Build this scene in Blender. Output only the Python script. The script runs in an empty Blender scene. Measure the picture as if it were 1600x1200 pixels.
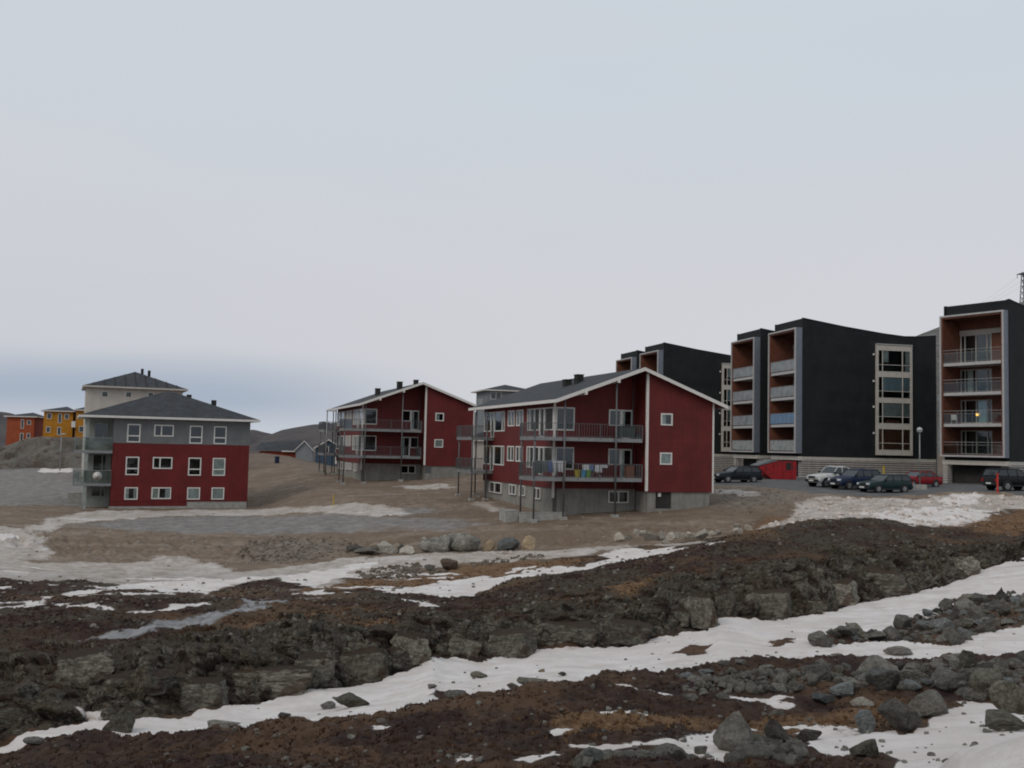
import bpy, bmesh, math, random
import numpy as np
from mathutils import Vector, Matrix

S = bpy.context.scene
COL = S.collection
R = math.radians

# ---------------------------------------------------------------- camera
PITCH = math.atan(98 / 1555.0)
ROLL = math.atan(0.022)
cam = bpy.data.cameras.new('camera')
cam.sensor_fit = 'HORIZONTAL'; cam.sensor_width = 36.0
cam.lens = 36.0 * 1555.0 / 1600.0
cam.clip_start = 0.1; cam.clip_end = 60000
cam_ob = bpy.data.objects.new('camera', cam); COL.objects.link(cam_ob)
_F = Vector((0, math.cos(PITCH), math.sin(PITCH)))
_U0 = Vector((0, -math.sin(PITCH), math.cos(PITCH)))
_R = Vector((1, 0, 0)) * math.cos(ROLL) + _U0 * math.sin(ROLL)
_U = _U0 * math.cos(ROLL) - Vector((1, 0, 0)) * math.sin(ROLL)
_m = Matrix((_R, _U, -_F)).transposed().to_4x4()
cam_ob.matrix_world = _m                       # eye at the world origin, ground below it
S.camera = cam_ob

# ---------------------------------------------------------------- sky, sun, exposure
SUN_EL, SUN_AZ = 38, -140
w = bpy.data.worlds.new('World'); S.world = w; w.use_nodes = True
nt = w.node_tree; nt.nodes.clear()
def N(nt, typ, **kw):
    n = nt.nodes.new(typ)
    for k, v in kw.items(): setattr(n, k, v)
    return n
def math_node(nt, op, a, b=None, c=None, clamp=False):
    n = N(nt, 'ShaderNodeMath', operation=op, use_clamp=clamp)
    for i, v in enumerate((a, b, c)):
        if v is None: continue
        if isinstance(v, (int, float)): n.inputs[i].default_value = v
        else: nt.links.new(v, n.inputs[i])
    return n.outputs[0]
def mixc(nt, fac, a, b):
    n = N(nt, 'ShaderNodeMix', data_type='RGBA')
    for i, v in ((0, fac), (6, a), (7, b)):
        if isinstance(v, (int, float)): n.inputs[i].default_value = v
        elif isinstance(v, (tuple, list)): n.inputs[i].default_value = (*v[:3], 1)
        else: nt.links.new(v, n.inputs[i])
    return n.outputs[2]
def maprange(nt, v, a, b, c=0.0, d=1.0, smooth=True):
    n = N(nt, 'ShaderNodeMapRange', interpolation_type='SMOOTHSTEP' if smooth else 'LINEAR')
    nt.links.new(v, n.inputs[0])
    for i, x in ((1, a), (2, b), (3, c), (4, d)): n.inputs[i].default_value = x
    return n.outputs[0]
def noise(nt, vec, scale, detail=4, rough=0.55, dist=0.0):
    n = N(nt, 'ShaderNodeTexNoise'); n.inputs['Scale'].default_value = scale
    n.inputs['Detail'].default_value = detail; n.inputs['Roughness'].default_value = rough
    n.inputs['Distortion'].default_value = dist
    if vec is not None: nt.links.new(vec, n.inputs['Vector'])
    return n.outputs[0]

tc = N(nt, 'ShaderNodeTexCoord')
sep = N(nt, 'ShaderNodeSeparateXYZ'); nt.links.new(tc.outputs['Generated'], sep.inputs[0])
X, Y, Z = sep.outputs
sky = N(nt, 'ShaderNodeTexSky', sky_type='NISHITA'); sky.sun_disc = False
sky.sun_elevation = R(SUN_EL); sky.sun_rotation = R(SUN_AZ)
# soft wisps in the overcast
mp = N(nt, 'ShaderNodeMapping'); mp.inputs['Scale'].default_value = (1.0, 1.0, 4.5)
nt.links.new(tc.outputs['Generated'], mp.inputs[0])
wisp = noise(nt, mp.outputs[0], 1.6, 5, 0.5, 0.6)
el = math_node(nt, 'ADD', Z, math_node(nt, 'MULTIPLY', math_node(nt, 'SUBTRACT', wisp, 0.5), 0.05))
cloud = mixc(nt, maprange(nt, el, 0.10, 0.42), (0.615, 0.620, 0.655), (0.575, 0.640, 0.705))
cloud = mixc(nt, maprange(nt, wisp, 0.35, 0.65, 0.0, 0.5), cloud, (0.625, 0.635, 0.67))
# paler strip along the horizon and a slate cloud bank low over the sea towards the west
az = math_node(nt, 'ARCTAN2', X, Y)
west = maprange(nt, az, -0.02, -0.30)
bank_lo = maprange(nt, el, 0.005, 0.045); bank_hi = maprange(nt, el, 0.098, 0.045)
bank = math_node(nt, 'MULTIPLY', math_node(nt, 'MULTIPLY', bank_lo, bank_hi), west)
cloud = mixc(nt, maprange(nt, el, 0.05, 0.0), cloud, (0.56, 0.60, 0.665))
cloud = mixc(nt, math_node(nt, 'MULTIPLY', bank, 0.72), cloud, (0.235, 0.325, 0.465))
west2 = math_node(nt, 'MULTIPLY', maprange(nt, el, 0.26, 0.05), maprange(nt, az, 0.30, -0.50))
cloud = mixc(nt, math_node(nt, 'MULTIPLY', west2, 0.30), cloud, (0.46, 0.50, 0.565))
cloud = mixc(nt, maprange(nt, Z, 0.0, -0.08), cloud, (0.12, 0.115, 0.11))
bg1 = N(nt, 'ShaderNodeBackground'); nt.links.new(cloud, bg1.inputs[0]); bg1.inputs[1].default_value = 1.06
bg2 = N(nt, 'ShaderNodeBackground'); nt.links.new(sky.outputs[0], bg2.inputs[0]); bg2.inputs[1].default_value = 0.05
mx = N(nt, 'ShaderNodeMixShader'); mx.inputs[0].default_value = 0.06
nt.links.new(bg1.outputs[0], mx.inputs[1]); nt.links.new(bg2.outputs[0], mx.inputs[2])
wo = N(nt, 'ShaderNodeOutputWorld'); nt.links.new(mx.outputs[0], wo.inputs[0])

sl = bpy.data.lights.new('sun', 'SUN'); sl.energy = 0.95; sl.angle = R(25); sl.color = (1.0, 0.90, 0.78)
so = bpy.data.objects.new('sun', sl); COL.objects.link(so)
_d = Vector((math.sin(R(SUN_AZ)) * math.cos(R(SUN_EL)), math.cos(R(SUN_AZ)) * math.cos(R(SUN_EL)), math.sin(R(SUN_EL))))
so.rotation_euler = _d.to_track_quat('Z', 'Y').to_euler()

S.view_settings.view_transform = 'Standard'; S.view_settings.look = 'None'
S.view_settings.gamma = 1.0; S.view_settings.exposure = 0.0; S.view_settings.use_curve_mapping = False
S.render.engine = 'CYCLES'
S.cycles.max_bounces = 6; S.cycles.transparent_max_bounces = 12; S.cycles.diffuse_bounces = 3
S.cycles.filter_width = 1.9

# ---------------------------------------------------------------- helpers
def tag(o, label=None, cat=None, group=None, kind=None):
    for k, v in (('label', label), ('category', cat), ('group', group), ('kind', kind)):
        if v: o[k] = v
    return o
def empty(name, loc=(0, 0, 0), rz=0.0, **kw):
    o = bpy.data.objects.new(name, None); COL.objects.link(o)
    o.empty_display_size = 0.3
    o.location = loc; o.rotation_euler = (0, 0, rz)
    return tag(o, **kw)
def copy_tree(o, parent=None):
    c = o.copy(); COL.objects.link(c); c.parent = parent
    for ch in o.children: copy_tree(ch, c)
    return c

class MB:
    """collects faces and links them as one mesh object"""
    def __init__(s): s.v = []; s.f = []
    def add(s, vs, fs):
        b = len(s.v); s.v += [tuple(p) for p in vs]; s.f += [tuple(i + b for i in f) for f in fs]; return s
    def box(s, x0, x1, y0, y1, z0, z1, m=None):
        P = [(x, y, z) for x in (x0, x1) for y in (y0, y1) for z in (z0, z1)]
        if m: P = [m(*p) for p in P]
        return s.add(P, [(0, 1, 3, 2), (4, 6, 7, 5), (0, 4, 5, 1), (2, 3, 7, 6), (0, 2, 6, 4), (1, 5, 7, 3)])
    def mbox(s, m, s0, s1, z0, z1, n0, n1):      # in wall coordinates: along, up, outward
        P = [m(a, z, n) for a in (s0, s1) for z in (z0, z1) for n in (n0, n1)]
        return s.add(P, [(0, 1, 3, 2), (4, 6, 7, 5), (0, 4, 5, 1), (2, 3, 7, 6), (0, 2, 6, 4), (1, 5, 7, 3)])
    def quad(s, a, b, c, d): return s.add([a, b, c, d], [(0, 1, 2, 3)])
    def prism(s, poly, y0, y1, m=None):          # poly in (x,z), extruded along y
        n = len(poly); P = [(x, y0, z) for x, z in poly] + [(x, y1, z) for x, z in poly]
        if m: P = [m(*p) for p in P]
        return s.add(P, [tuple(range(n)), tuple(range(2 * n - 1, n - 1, -1))] + [(i, (i + 1) % n, (i + 1) % n + n, i + n) for i in range(n)])
    def tube(s, p, q, r0, r1=None, n=8):
        p, q = Vector(p), Vector(q); r1 = r0 if r1 is None else r1
        d = (q - p).normalized(); a = d.orthogonal().normalized(); b = d.cross(a)
        P = [];
        for c, r in ((p, r0), (q, r1)):
            for i in range(n):
                t = 2 * math.pi * i / n; P.append(c + a * r * math.cos(t) + b * r * math.sin(t))
        return s.add(P, [(i, (i + 1) % n, (i + 1) % n + n, i + n) for i in range(n)] + [tuple(range(n - 1, -1, -1)), tuple(range(n, 2 * n))])
    def slab(s, pts, t):                         # thick sheet: pts quad, t downward offset
        P = [Vector(p) for p in pts]; n = len(P); Q = [p - Vector((0, 0, t)) for p in P]
        return s.add(P + Q, [tuple(range(n)), tuple(range(2 * n - 1, n - 1, -1))] + [(i, (i + 1) % n, (i + 1) % n + n, i + n) for i in range(n)])
    def build(s, name, mat, parent=None, smooth=False, **kw):
        me = bpy.data.meshes.new(name); me.from_pydata(s.v, [], s.f)
        bm = bmesh.new(); bm.from_mesh(me); bmesh.ops.recalc_face_normals(bm, faces=bm.faces); bm.to_mesh(me); bm.free()
        if smooth: me.polygons.foreach_set('use_smooth', [True] * len(me.polygons))
        me.materials.append(mat)
        o = bpy.data.objects.new(name, me); COL.objects.link(o); o.parent = parent
        return tag(o, **kw)

def mat(name, col, rough=0.7, var=0.12, scale=3.0, bump=0.0, bscale=20.0, spec=0.3, metal=0.0, col2=None, cscale=None, stripes=None, streak=0.0, coat=0.0):
    """painted, concrete or metal surface with uneven tone; stripes = (axis, period, depth, darkness) for boards"""
    m = bpy.data.materials.new(name); m.use_nodes = True; t = m.node_tree; b = t.nodes['Principled BSDF']
    tc = N(t, 'ShaderNodeTexCoord'); v = tc.outputs['Object']
    n1 = noise(t, v, scale, 5, 0.6)
    c = mixc(t, maprange(t, n1, 0.3, 0.7), [x * (1 - var) for x in col], [min(1, x * (1 + var)) for x in col])
    if col2: c = mixc(t, maprange(t, noise(t, v, cscale or scale * 2, 6, 0.65), 0.48, 0.66), c, col2)
    if streak:
        mp = N(t, 'ShaderNodeMapping'); mp.inputs['Scale'].default_value = (3.0, 3.0, 0.25); t.links.new(v, mp.inputs[0])
        c = mixc(t, maprange(t, noise(t, mp.outputs[0], 1.6, 5, 0.6), 0.45, 0.72, 0, streak), c, [x * 0.55 for x in col])
    h = None
    if stripes:
        ax, per, dep, dark = stripes
        sp = N(t, 'ShaderNodeSeparateXYZ'); t.links.new(v, sp.inputs[0])
        src = sp.outputs[ax]
        if ax == 3: pass
        fr = math_node(t, 'FRACT', math_node(t, 'DIVIDE', src, per))
        gap = maprange(t, fr, 0.86, 0.97)
        cell = N(t, 'ShaderNodeTexWhiteNoise', noise_dimensions='1D'); t.links.new(math_node(t, 'FLOOR', math_node(t, 'DIVIDE', src, per)), cell.inputs['W'])
        c = mixc(t, math_node(t, 'MULTIPLY', cell.outputs['Value'], 0.22), c, [x * 0.72 for x in col])
        c = mixc(t, math_node(t, 'MULTIPLY', gap, dark), c, [x * 0.3 for x in col])
        h = math_node(t, 'MULTIPLY', math_node(t, 'SUBTRACT', 1.0, gap), dep)
    t.links.new(c, b.inputs['Base Color'])
    b.inputs['Roughness'].default_value = rough; b.inputs['Metallic'].default_value = metal
    b.inputs['Specular IOR Level'].default_value = spec; b.inputs['Coat Weight'].default_value = coat
    if bump or h is not None:
        bn = N(t, 'ShaderNodeBump'); bn.inputs['Distance'].default_value = 1.0
        hh = math_node(t, 'MULTIPLY', noise(t, v, bscale, 5, 0.6), bump or 0.0005)
        if h is not None: hh = math_node(t, 'ADD', hh, h)
        t.links.new(hh, bn.inputs['Height']); t.links.new(bn.outputs[0], b.inputs['Normal'])
    return m
def glass_mat(name, tint=(0.84, 0.87, 0.87), base=0.05):
    m = bpy.data.materials.new(name); m.use_nodes = True; t = m.node_tree; t.nodes.clear()
    lw = N(t, 'ShaderNodeFresnel'); lw.inputs[0].default_value = 1.45
    f = math_node(t, 'MULTIPLY', lw.outputs[0], base * 24, clamp=True)
    tr = N(t, 'ShaderNodeBsdfTransparent'); tr.inputs[0].default_value = (*tint, 1)
    g = N(t, 'ShaderNodeBsdfGlossy'); g.inputs['Roughness'].default_value = 0.03; g.inputs[0].default_value = (0.9, 0.95, 1, 1)
    tcn = N(t, 'ShaderNodeTexCoord'); bn = N(t, 'ShaderNodeBump'); bn.inputs['Strength'].default_value = 0.15; bn.inputs['Distance'].default_value = 0.02
    t.links.new(noise(t, tcn.outputs['Object'], 1.3, 2), bn.inputs['Height']); t.links.new(bn.outputs[0], g.inputs['Normal'])
    mx = N(t, 'ShaderNodeMixShader'); t.links.new(f, mx.inputs[0]); t.links.new(tr.outputs[0], mx.inputs[1]); t.links.new(g.outputs[0], mx.inputs[2])
    o = N(t, 'ShaderNodeOutputMaterial'); t.links.new(mx.outputs[0], o.inputs[0])
    return m
def flat(name, col, rough=0.6, emit=0.0, metal=0.0, spec=0.3):
    m = bpy.data.materials.new(name); m.use_nodes = True; b = m.node_tree.nodes['Principled BSDF']
    b.inputs['Base Color'].default_value = (*col, 1); b.inputs['Roughness'].default_value = rough; b.inputs['Metallic'].default_value = metal
    b.inputs['Specular IOR Level'].default_value = spec
    if emit: b.inputs['Emission Color'].default_value = (*col, 1); b.inputs['Emission Strength'].default_value = emit
    return m

M = dict(
    red=mat('red_boards', (0.122, 0.0158, 0.0150), 0.65, 0.18, 0.7, 0.0006, 30, stripes=(2, 0.15, 0.006, 0.55), streak=0.40),
    red_vert=mat('red_upright_boards', (0.130, 0.0125, 0.0125), 0.65, 0.16, 0.7, 0.0006, 30, stripes=(0, 0.14, 0.005, 0.35), streak=0.35),
    grey_vert=mat('grey_upright_boards', (0.145, 0.150, 0.156), 0.65, 0.1, 1.0, 0.0006, 30, stripes=(0, 0.14, 0.005, 0.25), streak=0.2),
    white=mat('white_trim', (0.62, 0.60, 0.57), 0.55, 0.06, 4),
    frame=mat('window_frame_white', (0.60, 0.59, 0.56), 0.5, 0.05, 4),
    roof=mat('roofing_felt', (0.040, 0.043, 0.048), 0.85, 0.25, 1.5, 0.002, 40, streak=0.2),
    concrete=mat('cast_concrete', (0.235, 0.228, 0.205), 0.9, 0.14, 1.4, 0.003, 30, stripes=(0, 0.20, 0.006, 0.22), streak=0.5),
    footing=mat('footing_concrete', (0.30, 0.295, 0.275), 0.9, 0.15, 3, 0.003, 30),
    galv=mat('galvanised_steel', (0.22, 0.225, 0.225), 0.45, 0.12, 6, metal=0.3, spec=0.5),
    galv_dark=mat('dark_steel', (0.10, 0.105, 0.11), 0.5, 0.12, 6, metal=0.2, spec=0.5),
    pane=glass_mat('window_pane'),
    screen=glass_mat('balcony_screen_glass', (0.80, 0.84, 0.83), 0.03),
    room=mat('dark_shell_tone', (0.06, 0.055, 0.05), 0.9, 0.5, 0.6),  # dark tone of the shells added behind windows, so rooms look unlit
    curtain=mat('curtain_cloth', (0.80, 0.82, 0.76), 0.9, 0.12, 2),
    curtain_blue=mat('blue_curtain_cloth', (0.66, 0.80, 0.84), 0.9, 0.12, 2),
    curtain_brown=mat('brown_blind', (0.40, 0.17, 0.10), 0.9, 0.12, 2),
    black=mat('black_slate_cladding', (0.0125, 0.0145, 0.0155), 0.7, 0.35, 0.5, 0.001, 30, stripes=(2, 0.30, 0.008, 0.7), streak=0.55, spec=0.25, col2=(0.0165, 0.0185, 0.019), cscale=0.35),
    alu=mat('pale_metal_frame', (0.42, 0.41, 0.40), 0.45, 0.08, 3, metal=0.15),
    zinc=mat('zinc_panel', (0.17, 0.19, 0.225), 0.45, 0.08, 2, metal=0.25),
    sand=mat('sand_grey_panel', (0.46, 0.43, 0.385), 0.6, 0.08, 2),
    slat=mat('plinth_slats', (0.38, 0.35, 0.325), 0.8, 0.12, 2, 0.001, 30, streak=0.3),
    dark=mat('near_black_paint', (0.03, 0.028, 0.027), 0.9, 0.3, 1),  # near black for doors, vents, seams, skids, plinth core and garage wall
    larch=mat('larch_lining', (0.155, 0.058, 0.035), 0.6, 0.2, 2, stripes=(2, 0.14, 0.004, 0.3)),
    greygreen=mat('grey_green_render', (0.27, 0.29, 0.27), 0.7, 0.1, 2, streak=0.3),
)

# ---------------------------------------------------------------- wall coordinates
def front(c, sx=1):       # wall on the plane y = c, facing -y; s runs along x
    return lambda s, z, n: (s, c - n, z)
def left(c):              # wall on the plane x = c, facing -x; s runs along y
    return lambda s, z, n: (c - n, s, z)
def right(c): return lambda s, z, n: (c + n, s, z)
def back(c): return lambda s, z, n: (s, c + n, z)

def wall(mb, m, s0, s1, z0, z1, holes=(), t=0.22):
    xs = sorted({s0, s1, *[h[0] for h in holes], *[h[1] for h in holes]}); zs = sorted({z0, z1, *[h[2] for h in holes], *[h[3] for h in holes]})
    for a, b in zip(xs, xs[1:]):
        for c, d in zip(zs, zs[1:]):
            u, v = (a + b) / 2, (c + d) / 2
            if any(h[0] < u < h[1] and h[2] < v < h[3] for h in holes): continue
            mb.quad(m(a, c, 0), m(b, c, 0), m(b, d, 0), m(a, d, 0)); mb.quad(m(a, c, -t), m(a, d, -t), m(b, d, -t), m(b, c, -t))
    for a, b, c, d in list(holes) + [(s0, s1, z0, z1)]:
        mb.quad(m(a, c, 0), m(a, c, -t), m(a, d, -t), m(a, d, 0)); mb.quad(m(b, c, 0), m(b, d, 0), m(b, d, -t), m(b, c, -t))
        mb.quad(m(a, c, 0), m(b, c, 0), m(b, c, -t), m(a, c, -t)); mb.quad(m(a, d, 0), m(a, d, -t), m(b, d, -t), m(b, d, 0))
    return mb

_wr = random.Random(4)
def window(parent, m, s0, s1, z0, z1, mull=(), trans=(), fw=0.09, curtain=None, name='window', fmat='frame', out=0.05, cells=None, cd=0.10):
    """frame bars, one pane per light, optional cloth behind the glass; cells replaces the regular grid by a list of (s0,s1,z0,z1) lights"""
    f = MB()
    if cells is None:
        xs = [s0 + fw] + [c for q in mull for c in (q - fw / 2, q + fw / 2)] + [s1 - fw]
        zs = [z0 + fw] + [c for q in trans for c in (q - fw / 2, q + fw / 2)] + [z1 - fw]
        cells = [(xs[i], xs[i + 1], zs[j], zs[j + 1]) for i in range(0, len(xs), 2) for j in range(0, len(zs), 2)]
    wall(f, lambda s, z, n: m(s, z, n + out), s0, s1, z0, z1, cells, 0.13)
    fr = f.build(name, M[fmat], parent)
    for a, b, c, d in cells:
        p = MB(); p.mbox(m, a - .004, b + .004, c - .004, d + .004, out - 0.075, out - 0.06); p.build('pane', M['pane'], fr)
    if curtain:
        for (a, b, c, d, cm) in curtain:
            cb = MB(); n = max(2, int((b - a) / 0.07)); pts = []
            for i in range(n + 1):
                s = a + (b - a) * i / n; o = -cd + (0.03 if i % 2 else -0.03) * (0.5 + _wr.random())
                pts += [m(s, c, o), m(s, d, o)]
            cb.add(pts, [(2 * i, 2 * i + 2, 2 * i + 3, 2 * i + 1) for i in range(n)]); cb.build('curtain', M[cm], fr)
    return fr

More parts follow.
